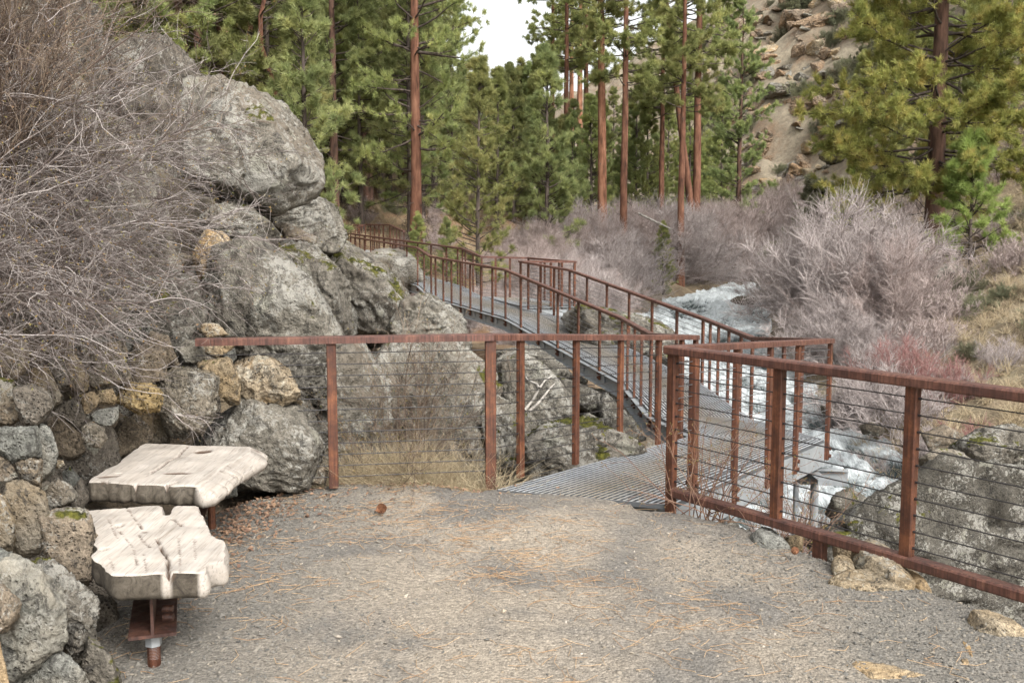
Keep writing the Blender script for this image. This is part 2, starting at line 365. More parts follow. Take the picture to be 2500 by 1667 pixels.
uvn = N(nt, 'ShaderNodeAttribute', attribute_name='flow'); 
mp = N(nt, 'ShaderNodeMapping'); mp.inputs['Scale'].default_value = (.38, 1.5, 1); nt.links.new(uvn.outputs['Vector'], mp.inputs['Vector'])
f1 = noise(nt, mp.outputs[0], 1.0, 7, .72, 1.0); f2 = noise(nt, mp.outputs[0], 5.5, 6, .75, 1.5)
at = N(nt, 'ShaderNodeAttribute', attribute_name='foam')
f = mth(nt, 'ADD', mth(nt, 'ADD', mth(nt, 'MULTIPLY', f1, .55), mth(nt, 'MULTIPLY', f2, .45)), mth(nt, 'MULTIPLY', at.outputs['Fac'], .26))
foam = mth(nt, 'MULTIPLY', ramp(nt, f, [(.49, .0), (.575, .6), (.67, 1.0)]), ramp(nt, noise(nt, mp.outputs[0], 16, 4, .8, .8), [(.33, .45), (.55, 1.0)]))
c = mix(nt, foam, (.085, .108, .105), (.69, .73, .735))
nt.links.new(c, b.inputs['Base Color']); nt.links.new(ramp(nt, foam, [(.0, .12), (.6, .8)]), b.inputs['Roughness'])
bump(nt, b, mth(nt, 'ADD', f1, mth(nt, 'MULTIPLY', f2, .6)), .9, .25); M['water'] = m

# ------------------------------------------------------------------ terrain
path_poly = np.array([(-2.1, -3), (-1.95, 3), (-2.0, 4.5), (-2.3, 6.0), (-1.9, 6.9), (-1.35, 7.35), (-.6, 7.3), (-.14, 7.08), (.5, 6.83), (1.12, 6.58), (1.55, 6.18), (2.1, 5.3), (2.62, 4.5), (3.4, 3.2), (4.2, 0), (4.2, -3)])
def poly_sd(x, y, poly):
    """signed distance, positive inside"""
    n = len(poly); dmin = np.full(x.shape, 1e9); ins = np.zeros(x.shape, bool)
    for i in range(n):
        a = poly[i]; b_ = poly[(i+1) % n]; e = b_-a
        t = np.clip(((x-a[0])*e[0]+(y-a[1])*e[1])/(e@e), 0, 1)
        d = np.hypot(x-a[0]-t*e[0], y-a[1]-t*e[1]); dmin = np.minimum(dmin, d)
        cnd = ((a[1] > y) != (b_[1] > y)) & (x < (b_[0]-a[0])*(y-a[1])/(b_[1]-a[1]+1e-12)+a[0])
        ins ^= cnd
    return np.where(ins, dmin, -dmin)
ctrl = np.array([
 (-1.2,0,-.12),(0,0,-.12),(2.5,0,-.12),(-1.3,3,-.12),(1,3,-.12),(2.6,3,-.12),(-1.6,5,-.12),(0,5,-.12),(1.8,5,-.12),(-1.5,6.7,-.1),(0,7,-.12),(1,6.5,-.12),(-2,-5,0),(2,-5,0),(0,-10,0),(0,-25,0),(-15,-15,6),(15,-15,-4),
 (-2.3,3,.0),(-2.5,4,.0),(-2.95,5.6,.0),(-2.95,6.7,.05),(-2.4,7.7,.05),(-3.2,3.5,1.0),(-3.75,5.6,1.2),(-3.55,7.2,1.1),(-3.0,8.3,.8),
 (-4.6,5,2.3),(-5,8,2.6),(-3.8,9.5,1.7),(-6,12,3.6),(-4,13,2.2),(-10,10,6),(-12,20,7),(-7.5,20,3.0),(-5,20,1.2),(-9,30,2.4),(-12,40,4),(-8,42,1.3),(-5,36,-.2),(-20,5,12),(-8,0,4),(-30,20,18),
 (-1.2,8.0,-.35),(0,8.6,-1.1),(-.5,10,-.9),(-2.2,9,.4),(1,9,-2.0),(2.5,9,-2.3),(2,12,-2.6),(0,12,-1.8),(-2.2,12,.0),(-1,16,-1.1),(1.5,17,-2.5),(-3,20,-.6),(-1,22,-1.5),(1,26,-2.1),(-2.5,28,-1.1),(0,32,-1.5),(-4,33,-.7),(3.2,22,-2.3),(2.5,30,-2.0),
 (2.3,6.6,-.9),(3.3,5.2,-.9),(4.2,3.5,-1.0),(3,7.8,-1.8),(4.5,7,-1.9),(4,10,-2.8),(6,8,-2.8),(8,5,-3.2),(12,0,-3.6),
 (5.8,20,-3.6),(6,30,-3.2),(8.5,46,-2.5),(12,10,-3.9),(16,4,-4.2),(18,64,-1.8),
 (10.2,20,-2.4),(11.6,25,-1.6),(14,30,-.6),(16.4,39,.7),(12.5,38,-1.0),(14,48,-.6),(20,50,3),(22,30,4.5),(18,18,2),(30,60,9),(40,40,17),(30,20,11),(20,10,4),(30,0,6),
 (23,85,2.5),(26,97,6),(29,112,17),(33,125,26),(45,118,36),(40,90,17),(60,100,42),(26,128,26),(21,130,17),(20,105,7),
 (0,60,1.8),(10,75,1),(5,90,4),(0,120,8),(12,120,8),(-10,60,4),(-10,90,10),(-20,60,8),(-30,80,18),(-20,120,20),(-45,50,22),(0,200,14),(60,200,60),(-60,150,42),(80,50,48),
 (2.2,40,-1.7),(4,50,-1.3),(8,60,-.9),(-3,45,.2),(-6,50,2.0),(25,75,2.5)], float)
def tps_solve(c):
    n = len(c); d = np.hypot(c[:, None, 0]-c[None, :, 0], c[:, None, 1]-c[None, :, 1])
    K = np.where(d > 0, d*d*np.log(d+1e-12), 0)+np.eye(n)*.02
    Q = np.c_[np.ones(n), c[:, :2]]; A = np.block([[K, Q], [Q.T, np.zeros((3, 3))]])
    return np.linalg.solve(A, np.r_[c[:, 2], 0, 0, 0])
W_ = tps_solve(ctrl)
riv = np.array([(24, 0, 3.6), (16, 5, 3.6), (11.5, 10, 3.4), (7.6, 15, 3.0), (5.9, 20, 2.8), (5.7, 26, 2.7), (6.4, 34, 2.8), (8.6, 46, 2.9), (13, 56, 3.0), (18.5, 64, 3.0), (27, 72, 3.0), (40, 80, 3.0)])
def rz(y): return -3.2+.0405*(y-18)
def riv_samples(n=400):
    t = np.linspace(0, len(riv)-1, n); i = np.clip(t.astype(int), 0, len(riv)-2); f = (t-i)[:, None]
    g = lambda k: riv[np.clip(i+k, 0, len(riv)-1)]
    p0, p1, p2, p3 = g(-1), g(0), g(1), g(2)
    return .5*((2*p1)+(-p0+p2)*f+(2*p0-5*p1+4*p2-p3)*f**2+(-p0+3*p1-3*p2+p3)*f**3)
RS = riv_samples()
def H(x, y):
    x = np.atleast_1d(np.asarray(x, float)); y = np.atleast_1d(np.asarray(y, float)); sh = x.shape; x = x.ravel(); y = y.ravel()
    z = np.empty(len(x)); e = np.empty(len(x)); 
    for k in range(0, len(x), 20000):
        s = slice(k, k+20000)
        d = np.hypot(x[s, None]-ctrl[None, :, 0], y[s, None]-ctrl[None, :, 1])
        z[s] = (np.where(d > 0, d*d*np.log(d+1e-12), 0)@W_[:len(ctrl)])+W_[-3]+W_[-2]*x[s]+W_[-1]*y[s]
        dr = np.hypot(x[s, None]-RS[None, :, 0], y[s, None]-RS[None, :, 1]); j = dr.argmin(1); e[s] = dr[np.arange(len(j)), j]-RS[j, 2]
    z = np.clip(z, -6, 70)
    r = np.hypot(x, y); pp = np.c_[x, y, np.zeros_like(x)]
    z += fbm(pp*.35, 4, 3)*np.clip((r-7)/40, 0, 1)*.55+fbm(pp*1.3, 3, 9)*.10*np.clip((r-6)/6, 0, 1)
    big = np.clip((r-75)/30, 0, 1); z += np.abs(fbm(pp*.12, 4, 5))*3.0*big*(x > 12)
    zw = rz(y); t = np.clip((e+.7)/1.7, 0, 1); t = t*t*(3-2*t)
    z = np.where((e < 1.0), (zw-.55)*(1-t)+np.maximum(z, zw+.2)*t, np.maximum(z, zw+.15))
    sd = poly_sd(x, y, path_poly)
    z = np.where(sd > 0, np.minimum(z, -.03-.09*np.clip(sd/.25, 0, 1)), z)
    return z.reshape(sh)
def Hs(x, y): return float(H([x], [y])[0])
nr, na = 380, 420
rr = np.concatenate([[.3], np.geomspace(1.2, 260, nr-1)])
s_ = np.linspace(-1, 1, na); aa = np.sign(s_)*(np.abs(s_)*.62+.38*np.abs(s_)**3)*np.pi*.999
RR, AA = np.meshgrid(rr, aa, indexing='ij')
X, Y = RR*np.sin(AA), RR*np.cos(AA)
Z = H(X, Y)
V = np.stack([X, Y, Z], -1).reshape(-1, 3)
i, j = np.meshgrid(np.arange(nr-1), np.arange(na-1), indexing='ij'); k = (i*na+j).ravel()
F = np.c_[k, k+na, k+na+1, k+1][:, ::-1]
struct(obj('ground', V, F, M['ground']))
# river sheet
ns, nw = 900, 90
RSd = riv_samples(ns); tg = np.gradient(RSd[:, :2], axis=0); tg /= np.linalg.norm(tg, axis=1, keepdims=True); nm = np.c_[-tg[:, 1], tg[:, 0]]
w = np.linspace(-1, 1, nw); wid = RSd[:, 2]+.45
XY = RSd[:, None, :2]+nm[:, None]*w[None, :, None]*wid[:, None, None]
arc = np.concatenate([[0], np.cumsum(np.hypot(*np.diff(RSd[:, :2], axis=0).T))])
S2 = np.repeat(arc[:, None], nw, 1); T2 = w[None]*wid[:, None]
q = np.stack([S2*.55, T2*.9, np.zeros_like(S2)], -1).reshape(-1, 3)
wv = (1-np.abs(fbm(q, 4, 21)))*.36+fbm(q*4, 3, 33)*.09
Zr = rz(XY[..., 1]).ravel()+wv-.25
k_, l_ = np.meshgrid(np.arange(ns-1), np.arange(nw-1), indexing='ij'); kk = (k_*nw+l_).ravel()
o = struct(obj('river', np.c_[XY.reshape(-1, 2), Zr], np.c_[kk, kk+1, kk+nw+1, kk+nw], M['water']))
a = o.data.attributes.new('flow', 'FLOAT_VECTOR', 'POINT'); a.data.foreach_set('vector', np.stack([S2, T2, 0*S2], -1).astype(np.float32).ravel())
a = o.data.attributes.new('foam', 'FLOAT', 'POINT'); a.data.foreach_set('value', np.clip((wv-.10)/.25, 0, 1).astype(np.float32))
# path sheet
rng = np.random.default_rng(5)
gx, gy = np.meshgrid(np.arange(-2.4, 4.2, .045), np.arange(-3, 7.5, .045)); gx = gx+rng.uniform(-.012, .012, gx.shape); gy = gy+rng.uniform(-.012, .012, gy.shape)
sd = poly_sd(gx, gy, path_poly); keep = sd > .03
bp = []
for i in range(len(path_poly)):
    a, b_ = path_poly[i], path_poly[(i+1) % len(path_poly)]; n = max(1, int(np.linalg.norm(b_-a)/.08))
    for t in range(n): bp.append(a+(b_-a)*t/n)
bp = np.array(bp); pts = np.r_[bp, np.c_[gx[keep], gy[keep]]]
r_ = delaunay_2d_cdt([Vector(p) for p in pts], [], [list(range(len(bp)))], 1, 1e-5)
pv = np.array([tuple(v) for v in r_[0]]); pf = np.array([f for f in r_[2] if len(f) == 3])
def path_z(x, y):
    sd = poly_sd(x, y, path_poly); pp = np.c_[x, y, 0*x]
    return .0+fbm(pp*1.1, 3, 40)*.018+fbm(pp*9, 3, 41)*.006-.10*np.clip(1-sd/.22, 0, 1)**2*(np.clip((y-2), 0, 1))*np.where(y > 6.7, np.where((x > -.2) & (x < 1.2), .15, 1), 1)
struct(obj('path', np.c_[pv, path_z(pv[:, 0], pv[:, 1])], pf, M['path']))
# gravel chips
def scatter_path(n, ymin=3.0, ymax=7.4, pw=1.0, margin=.02):
    out = []
    while sum(len(o) for o in out) < n:
        y = ymin+(ymax-ymin)*rng.random(n)**pw; x = rng.uniform(-2.3, 3.2, n); s = poly_sd(x, y, path_poly); out.append(np.c_[x, y][s > margin])
    return np.concatenate(out)[:n]
n = 52000; c2 = scatter_path(n, 3.0, 7.3, 1.15)
edge = np.abs(c2[:, 0]-.2+fbm(np.c_[c2*.9, 0*c2[:, 0]], 3, 7)*.5)
kp = rng.random(n) < np.clip(.16+(edge-.55)*.75, .16, 1)
c2 = c2[kp]; edge = edge[kp]; n = len(c2)
sz = .0028+.0065*rng.random(n)**2.4; sz[rng.random(n) < .03] *= 1.7
ov = np.array([(1, 0, 0), (-1, 0, 0), (0, 1, 0), (0, -1, 0), (0, 0, 1), (0, 0, -1)], float)
of = np.array([(0, 2, 4), (2, 1, 4), (1, 3, 4), (3, 0, 4), (2, 0, 5), (1, 2, 5), (3, 1, 5), (0, 3, 5)])
v = ov[None]*rng.uniform(.6, 1.5, (n, 6, 1))*np.stack([rng.uniform(.8, 1.7, n), rng.uniform(.7, 1.2, n), rng.uniform(.35, .8, n)], -1)[:, None]
an = rng.uniform(0, 6.28, n); ca, sa = np.cos(an)[:, None], np.sin(an)[:, None]
vx = v[..., 0]*ca-v[..., 1]*sa; vy = v[..., 0]*sa+v[..., 1]*ca; ti = rng.normal(0, .3, (n, 1)); vz = v[..., 2]+ti*v[..., 0]
v = np.stack([vx, vy, vz], -1)*sz[:, None, None]
pz = path_z(c2[:, 0], c2[:, 1])
v += np.c_[c2, pz+sz*.25][:, None]
o = obj('gravel', v.reshape(-1, 3), (of[None]+np.arange(n)[:, None, None]*6).reshape(-1, 3), M['chips'], smooth=False)
tag(o, 'loose grey and tan gravel chips covering the path', 'gravel', kind='stuff')
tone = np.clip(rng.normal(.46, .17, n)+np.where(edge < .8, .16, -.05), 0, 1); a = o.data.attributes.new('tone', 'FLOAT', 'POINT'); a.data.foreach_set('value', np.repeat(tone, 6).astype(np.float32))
def needles_flat(c3, L, wd, nseed):
    n = len(c3); an = rng.uniform(0, 6.28, n); d = np.c_[np.cos(an), np.sin(an), rng.normal(0, .08, n)]; L = L*rng.uniform(.5, 1.3, n)
    bend = rng.normal(0, .18, n)[:, None]*np.c_[-d[:, 1], d[:, 0], np.zeros(n)]
    a_ = c3-d*L[:, None]/2; b_ = c3+d*L[:, None]/2; m_ = c3+bend*L[:, None]
    Pt = np.stack([a_, m_, b_], 1); return tubes(Pt, np.full((n, 3), wd), 3)
c2 = scatter_path(4200, 3.0, 7.35, 1.0)
c2 = c2[rng.random(len(c2)) < np.clip(.35+fbm(np.c_[c2*1.3, 0*c2[:, 0]], 3, 77)*.9, .08, 1)]
V, F = needles_flat(np.c_[c2, path_z(c2[:, 0], c2[:, 1])+.008], .13, .0012, 0)
tag(obj('pine_needles', V, F, M['pineneedle']), 'orange pine needles lying scattered on the gravel path', 'pine needles', kind='stuff')
# leaf litter beside bench and wall
def litter(centres, n, name, label, zf=None):
    P3 = []
    for (x, y, z, sx_, sy_, k) in centres:
        q = np.c_[rng.normal(x, sx_, k), rng.normal(y, sy_, k), np.full(k, z)]; P3.append(q)
    c3 = np.concatenate(P3)
    if zf is not None: c3[:, 2] = zf(c3[:, 0], c3[:, 1])+.012
    k = len(c3); s = rng.uniform(.008, .022, k); e1 = rng.normal(0, 1, (k, 3)); e1[:, 2] *= .3; e1 /= np.linalg.norm(e1, axis=1, keepdims=True)
    e2 = np.cross(e1, rng.normal(0, .3, (k, 3))+np.array([0, 0, 1])); e2 /= np.linalg.norm(e2, axis=1, keepdims=True)
    V = np.stack([c3-e1*s[:, None], c3-e2*s[:, None]*.6, c3+e1*s[:, None], c3+e2*s[:, None]*.6+[0, 0, .004]], 1)
    tag(obj(name, V.reshape(-1, 3), (np.arange(4)[None]+np.arange(k)[:, None]*4), M['litter'], smooth=False), label, 'leaves', kind='stuff')
litter([(-1.75, 6.3, 0, .16, .35, 520), (-1.75, 5.7, 0, .12, .4, 300), (-1.45, 6.6, 0, .45, .35, 260), (-.6, 7.1, 0, .4, .1, 120)], 0, 'fallen_leaves', 'rusty brown leaf litter on the gravel beside the far bench', path_z)

# ------------------------------------------------------------------ rocks
_ico = {}
def ico(l):
    if l not in _ico:
        bm = bmesh.new(); bmesh.ops.create_icosphere(bm, subdivisions=l, radius=1)
        _ico[l] = (np.array([tuple(v.co) for v in bm.verts]), np.array([[v.index for v in f.verts] for f in bm.faces])); bm.free()
    return _ico[l]
def hull_planes(pts):
    bm = bmesh.new()
    for p in pts: bm.verts.new(p)
    bmesh.ops.convex_hull(bm, input=bm.verts, use_existing_faces=False)
    loose = [v for v in bm.verts if not v.link_faces]
    for v in loose: bm.verts.remove(v)
    hv = np.array([tuple(v.co) for v in bm.verts]); c = hv.mean(0)
    pl = []
    bm.faces.ensure_lookup_table()
    for f in sorted(bm.faces, key=lambda f: -f.calc_area()):
        n = np.array(f.normal)
        if np.linalg.norm(n) < .5: continue
        d = float(n@(np.array(f.verts[0].co)-c))
        if d < 0: n, d = -n, -d
        if d < 1e-4: continue
        if all(n@m_ < .93 for m_, _ in pl): pl.append((n, d))
    bm.free(); return c, np.array([p[0] for p in pl]), np.array([p[1] for p in pl]), hv
def rock_geom(pts, lvl=5, rough=.05, seed=0, p=34, chips=9):
    p = 55; chips = chips+16; rough = rough*1.25
    rg = np.random.default_rng(seed)
    c, Nn, D, hv = hull_planes(pts)
    ext = (hv.max(0)-hv.min(0))/2
    if chips:
        q = rg.normal(0, 1, (chips, 3)); q /= np.linalg.norm(q, axis=1, keepdims=True)
        sup = ((hv-c)@q.T).max(0); Nn = np.r_[Nn, q]; D = np.r_[D, sup*rg.uniform(.82, .985, chips)]
    d, F = ico(lvl); d = d*ext
    t = np.maximum(d@Nn.T, 0)/D
    v = d/((t**p).sum(1)**(1/p))[:, None]
    v *= 1.045
    size = float(np.prod(ext)**(1/3)); un = v/np.linalg.norm(v, axis=1, keepdims=True)
    q = v/size; o_ = rg.uniform(0, 90, 3)
    wq = q+.25*np.stack([fbm(q*1.3+o_, 2, 71), fbm(q*1.3+o_, 2, 72), fbm(q*1.3+o_, 2, 73)], -1)
    tz = vnoise(wq*1.9+o_, 31)*2.2; st_ = np.floor(tz)+np.clip((tz-np.floor(tz)-.42)/.16, 0, 1)
    tz2 = vnoise(wq*4.3+o_, 37)*2.6; st2 = np.floor(tz2)+np.clip((tz2-np.floor(tz2)-.45)/.12, 0, 1)
    disp = (st2-tz2)*.75+fbm(q*1.1+o_, 3, seed % 50)*.6+(np.abs(fbm(q*2.6+o_, 3, 60+seed % 50))-.4)*-.6+fbm(q*7+o_, 4, 20)*.26+(st_-tz)*1.25
    cr = fbm(q*.9+o_[::-1]+fbm(q*2+o_, 2, 5)[:, None]*.5, 2, 77); disp -= .9*np.exp(-(cr/.035)**2)
    v = v+un*(disp*rough*size)[:, None]+rg.normal(0, rough*.02*size, v.shape)
    return c+v, F
def sil_points(poly, Y0, t, lean=0.0, rg=None, ref=None, flat=False):
    """outline in photo pixels at distance Y0 -> body points with real thickness"""
    poly = np.array(poly, float); cu, cv = poly.mean(0); out = []
    for k, (u, v) in enumerate(poly):
        yy = Y0 if ref is None else ref(u, v)
        yy += lean*(cv-v)/FPX*Y0
        out.append(P(u, v, yy+rg.uniform(-.12, .12)*t))
        s = rg.uniform(.62, .88) if not flat else rg.uniform(.68, .92); out.append(P(cu+(u-cu)*s, cv+(v-cv)*s, yy-t*rg.uniform(.7, 1.05)))
        s = .8; out.append(P(cu+(u-cu)*s, cv+(v-cv)*s, yy+t*1.3))
    return out
REG = {'A': (0, 800, 3.92), 'B': (350, 750, 3.136), 'C': (0, 1150, 3.032), 'D': (400, 450, 2.8514), 'E': (700, 780, 2.352), 'F': (1800, 950, 2.187), 'G': (1900, 550, 2.852), 'H': (0, 0, 1.8447), 'K': (1200, 600, 2.6133), 'L': (1100, 750, 3.484), 'N': (0, 0, 1)}
def reg(r, pts):
    ox, oy, s = REG[r]; return [(ox+x/s, oy+y/s) for x, y in pts]
# depth of the dry stone wall's face, fitted through measured spots
wf = np.array([(0, 1667, 3.35), (250, 1600, 3.75), (0, 1200, 4.25), (200, 1300, 4.5), (0, 950, 5.0), (250, 1000, 6.0), (480, 950, 6.75), (300, 850, 6.4), (0, 830, 5.6), (600, 900, 7.2)], float)
A_ = np.c_[np.ones(len(wf)), wf[:, 0]/1000, wf[:, 1]/1000, wf[:, 0]*wf[:, 1]/1e6]; wc = np.linalg.lstsq(A_, wf[:, 2], rcond=None)[0]
def wallY(u, v):
    return float(np.clip(wc@np.array([1, u/1000, v/1000, u*v/1e6]), 3.2, 7.4))
_seed = [100]
def stone(r, pts, mat, label, Y=None, t=None, lvl=5, rough=.06, lean=0, group=None, name='wall_stone', cat='stone', p=18, chips=4):
    _seed[0] += 1; s = _seed[0]; rg = np.random.default_rng(s)
    poly = reg(r, pts); pa = np.array(poly); du = min(np.ptp(pa[:, 0]), np.ptp(pa[:, 1])); 
    Yc = Y if Y is not None else wallY(*pa.mean(0))
    tt = t if t is not None else max(.06, .55*du/FPX*Yc)
    isw = name == 'wall_stone'; sp_ = sil_points(poly, Yc, tt*(.72 if isw else 1), lean, rg, None, isw)
    V, F = rock_geom(sp_, max(lvl, 5) if isw else lvl, rough, s, p, -13 if isw else chips)
    if isw: V = V.mean(0)+(V-V.mean(0))*1.0
    org = np.array([V[:, 0].mean(), V[:, 1].mean(), V[:, 2].min()])
    o = obj(name, V, F, M[mat], origin=org); tag(o, label, cat, group); return o
WG = 'stones of the dry stone wall'
def ws(r, pts, mat, label, **k): return stone(r, pts, mat, label, group=WG, **k)
ws('A', [(1170,560),(1290,530),(1450,535),(1530,590),(1555,700),(1520,800),(1340,820),(1200,760),(1110,690)], 'yellow', 'rounded yellow stone full of small pits in the middle of the wall', rough=.09)
ws('A', [(930,600),(1070,580),(1110,700),(1090,740),(950,720)], 'tan', 'small square tan stone left of the yellow pitted stone', lvl=4)
ws('A', [(780,640),(900,615),(950,680),(900,770),(820,820),(790,760)], 'grey', 'small grey angular stone left of the small square tan stone', lvl=4)
ws('A', [(860,840),(960,770),(1130,755),(1140,850),(1090,920),(960,930),(870,900)], 'blue', 'smooth blue grey stone below the small square tan stone', lvl=4, rough=.03)
ws('A', [(850,440),(960,340),(1180,290),(1240,440),(1235,520),(1060,530),(870,580),(820,480)], 'grey', 'long grey stone with a pale patch above the small tan stone')
ws('A', [(650,190),(740,250),(760,370),(850,460),(850,580),(790,630),(690,590),(610,380),(620,280)], 'tan', 'upright tan wedge stone with streaked face under the bush')
ws('A', [(450,320),(600,300),(640,430),(680,560),(570,610),(510,500)], 'dark', 'dark square stone left of the upright tan wedge')
ws('A', [(270,400),(440,370),(520,520),(600,700),(590,750),(490,800),(420,650),(280,520)], 'grey', 'slanting grey stone with a tan lower edge beside the dark square stone')
ws('A', [(140,570),(330,540),(490,640),(500,760),(450,860),(350,940),(230,940),(170,820)], 'dark', 'dark rounded stone jutting out near the left edge', Y=4.9, rough=.04)
ws('A', [(-80,440),(130,500),(170,640),(60,780),(-80,800)], 'grey', 'grey pitted stone on the left edge above the round grey stone')
ws('A', [(-80,800),(150,690),(215,780),(200,880),(100,940),(-80,930)], 'brown', 'rounded grey stone on the left edge below the pitted stone')
ws('A', [(-20,210),(120,110),(260,120),(270,380),(150,480),(-40,420)], 'pale', 'pinkish tan stone high on the left edge under the bush')
ws('A', [(270,150),(430,150),(490,230),(400,330),(280,390)], 'brown', 'brown grey stone right of the high pinkish tan stone', lvl=4)
ws('A', [(460,870),(560,830),(740,950),(800,1080),(830,1190),(700,1280),(540,1240),(500,1050)], 'brown', 'large brown pitted block above the back of the far bench', Y=6.2)
ws('A', [(800,930),(880,900),(1000,970),(1020,1060),(960,1160),(870,1130),(800,1050)], 'grey', 'grey leaf shaped stone with a white lower tip', lvl=4)
ws('A', [(530,790),(700,700),(770,760),(830,900),(780,1000),(600,850)], 'dark', 'dark pitted stone between the large brown block and the blue grey stone', lvl=4)
ws('A', [(1050,1060),(1150,880),(1290,830),(1400,930),(1450,1080),(1330,1190),(1180,1260),(1070,1280),(1030,1170)], 'brown', 'large brown stone directly behind the far bench', Y=6.55)
ws('A', [(1330,860),(1420,820),(1560,850),(1640,960),(1620,1110),(1480,1130),(1420,960)], 'grey', 'rounded grey stone under the yellow pitted stone', lvl=4, Y=6.75)
ws('A', [(830,1180),(920,1140),(1060,1280),(900,1390),(720,1400),(690,1310)], 'basalt', 'speckled grey stone at the left corner of the far bench', lvl=4, Y=6.25)
ws('A', [(-40,960),(350,940),(380,1100),(400,1240),(260,1250),(120,1290),(50,1200),(-60,1150)], 'blue', 'blocky blue grey stone with flat layered top at the left edge', Y=4.6)
ws('A', [(370,900),(470,960),(520,1100),(550,1230),(520,1400),(400,1480),(405,1250),(380,1050)], 'blue', 'tall narrow green grey stone beside the blocky layered stone', Y=4.9)
ws('A', [(120,1270),(300,1230),(405,1270),(400,1450),(370,1530),(200,1460)], 'brown', 'dark brown block under the layered blue grey stone', Y=4.6)
ws('A', [(-80,1180),(60,1230),(120,1350),(150,1450),(60,1500),(-80,1460)], 'brown', 'pinkish brown stone at the left edge beside the dark brown block', lvl=4)
ws('A', [(520,1270),(600,1275),(615,1310),(545,1345)], 'pale', 'tiny pale stone wedged beside the tall green grey stone', lvl=4)
ws('A', [(600,1380),(670,1325),(760,1440),(720,1560),(620,1540)], 'blue', 'small flat blue grey stone left of the far bench', lvl=4, Y=5.9)
ws('A', [(760,180),(950,150),(1200,130),(1230,280),(1000,330),(870,370),(770,340)], 'grey', 'broad grey stone under the drooping twigs', Y=6.3)
ws('A', [(1230,350),(1300,160),(1580,230),(1600,480),(1330,520),(1240,470)], 'brown', 'broad brown stone above the yellow pitted stone')
ws('A', [(480,100),(620,-20),(700,150),(600,290),(500,260)], 'brown', 'brown stone at the top of the wall left of the tan wedge', Y=6.2, lvl=4)
ws('A', [(-60,0),(330,-60),(390,110),(200,130),(-60,110)], 'grey', 'grey top stone at the left edge half hidden by twigs', Y=5.9, lvl=4)
ws('B', [(110,560),(250,470),(420,470),(570,540),(565,700),(560,800),(480,920),(430,980),(230,990),(190,870),(130,790),(140,650)], 'grey', 'largest grey tan stone in the wall, right of the yellow stone', Y=6.55, lvl=6)
ws('B', [(420,430),(540,400),(640,380),(700,500),(740,620),(735,725),(660,740),(570,560),(540,520),(430,470)], 'tan', 'orange tan wedge stone left of the pale boulder', Y=6.75)
stone('B', [(660,460),(760,395),(950,400),(1100,470),(1140,620),(1205,760),(1050,800),(840,790),(740,730),(715,560)], 'pale', 'pale tan boulder lying on top of the round grey boulder', Y=7.15, t=.36, lvl=6, name='boulder', cat='boulder', group='boulders', rough=.06)
stone('B', [(410,1040),(520,920),(700,770),(900,705),(1200,750),(1340,830),(1400,980),(1380,1150),(1300,1330),(1180,1410),(950,1440),(780,1430),(650,1340),(430,1150)], 'boulder', 'big round grey boulder with white lichen right of the far bench', Y=7.1, t=.42, lvl=6, rough=.045, name='boulder', cat='boulder', group='boulders', p=9, chips=2)
ws('B', [(250,330),(330,250),(450,260),(475,400),(380,450),(300,440)], 'blue', 'blue grey block just left of the end of the handrail', Y=7.0, lvl=4)
ws('B', [(450,120),(570,130),(660,210),(480,240),(430,180)], 'pale', 'pale stone resting above the end of the handrail', Y=7.4, lvl=4)
ws('B', [(465,300),(560,260),(710,280),(640,370),(560,395),(470,350)], 'pale', 'pale grey block just under the end of the handrail', Y=7.35, lvl=4)
ws('B', [(600,380),(700,325),(715,390),(670,445)], 'blue', 'small grey stone between the pale block and the pale boulder', Y=7.2, lvl=4)
ws('B', [(60,190),(180,220),(270,440),(180,460),(60,440),(-20,330)], 'brown', 'brown slanting stone left of the blue grey block', Y=6.6)
ws('B', [(590,1390),(700,1340),(720,1440),(560,1480)], 'blue', 'small blue grey stone on the ground between bench and round boulder', Y=6.55, lvl=4)
ws('B', [(1290,1350),(1370,1200),(1420,1250),(1390,1360)], 'brown', 'small brown stone at the foot of the first railing post', Y=7.1, lvl=4)
ws('C', [(70,100),(170,70),(290,130),(350,240),(370,420),(320,580),(170,660),(100,600),(60,400),(40,200)], 'grey', 'tall rounded grey stone with pale lower rim left of the near bench', Y=4.35, rough=.05, p=12)
ws('C', [(310,130),(430,60),(530,110),(575,200),(470,260),(370,300),(345,200)], 'basalt', 'small grey stone with white lichen between the two benches', Y=4.8)
ws('C', [(290,330),(430,275),(640,280),(690,400),(690,600),(640,850),(545,850),(500,700),(420,640),(300,600)], 'brown', 'large brown grey block touching the near bench', Y=4.35, chips=6)
ws('C', [(-60,150),(60,200),(110,400),(90,580),(0,600),(-60,560)], 'grey', 'narrow grey stone on the left edge beside the tall rounded stone', Y=4.2)
ws('C', [(-60,580),(120,650),(350,800),(450,900),(465,1060),(440,1220),(390,1370),(320,1480),(70,1580),(-60,1500)], 'blue', 'largest foreground stone, blue grey with a cream band', Y=3.65, t=.22, lvl=6, rough=.05)
ws('C', [(180,680),(370,650),(500,770),(600,860),(695,960),(690,1090),(660,1250),(650,1360),(590,1470),(500,1400),(440,1200),(460,1000),(440,880),(300,760)], 'moss', 'rough dark stone with moss tufts under the near bench', Y=4.0, t=.16, lvl=6, rough=.09)
ws('C', [(400,1320),(540,1400),(660,1568),(640,1660),(100,1660),(330,1480)], 'blue', 'smooth grey blue stone at the bottom left of the path', Y=3.6)
ws('C', [(650,1220),(760,1290),(850,1420),(880,1568),(880,1660),(640,1660),(600,1460)], 'moss', 'mossy grey stone lowest beside the bench support', Y=3.85)
ws('C', [(-60,780),(50,840),(145,960),(140,1070),(60,1160),(-60,1200)], 'brown', 'brown stone resting on the largest foreground stone', Y=3.42, t=.10)
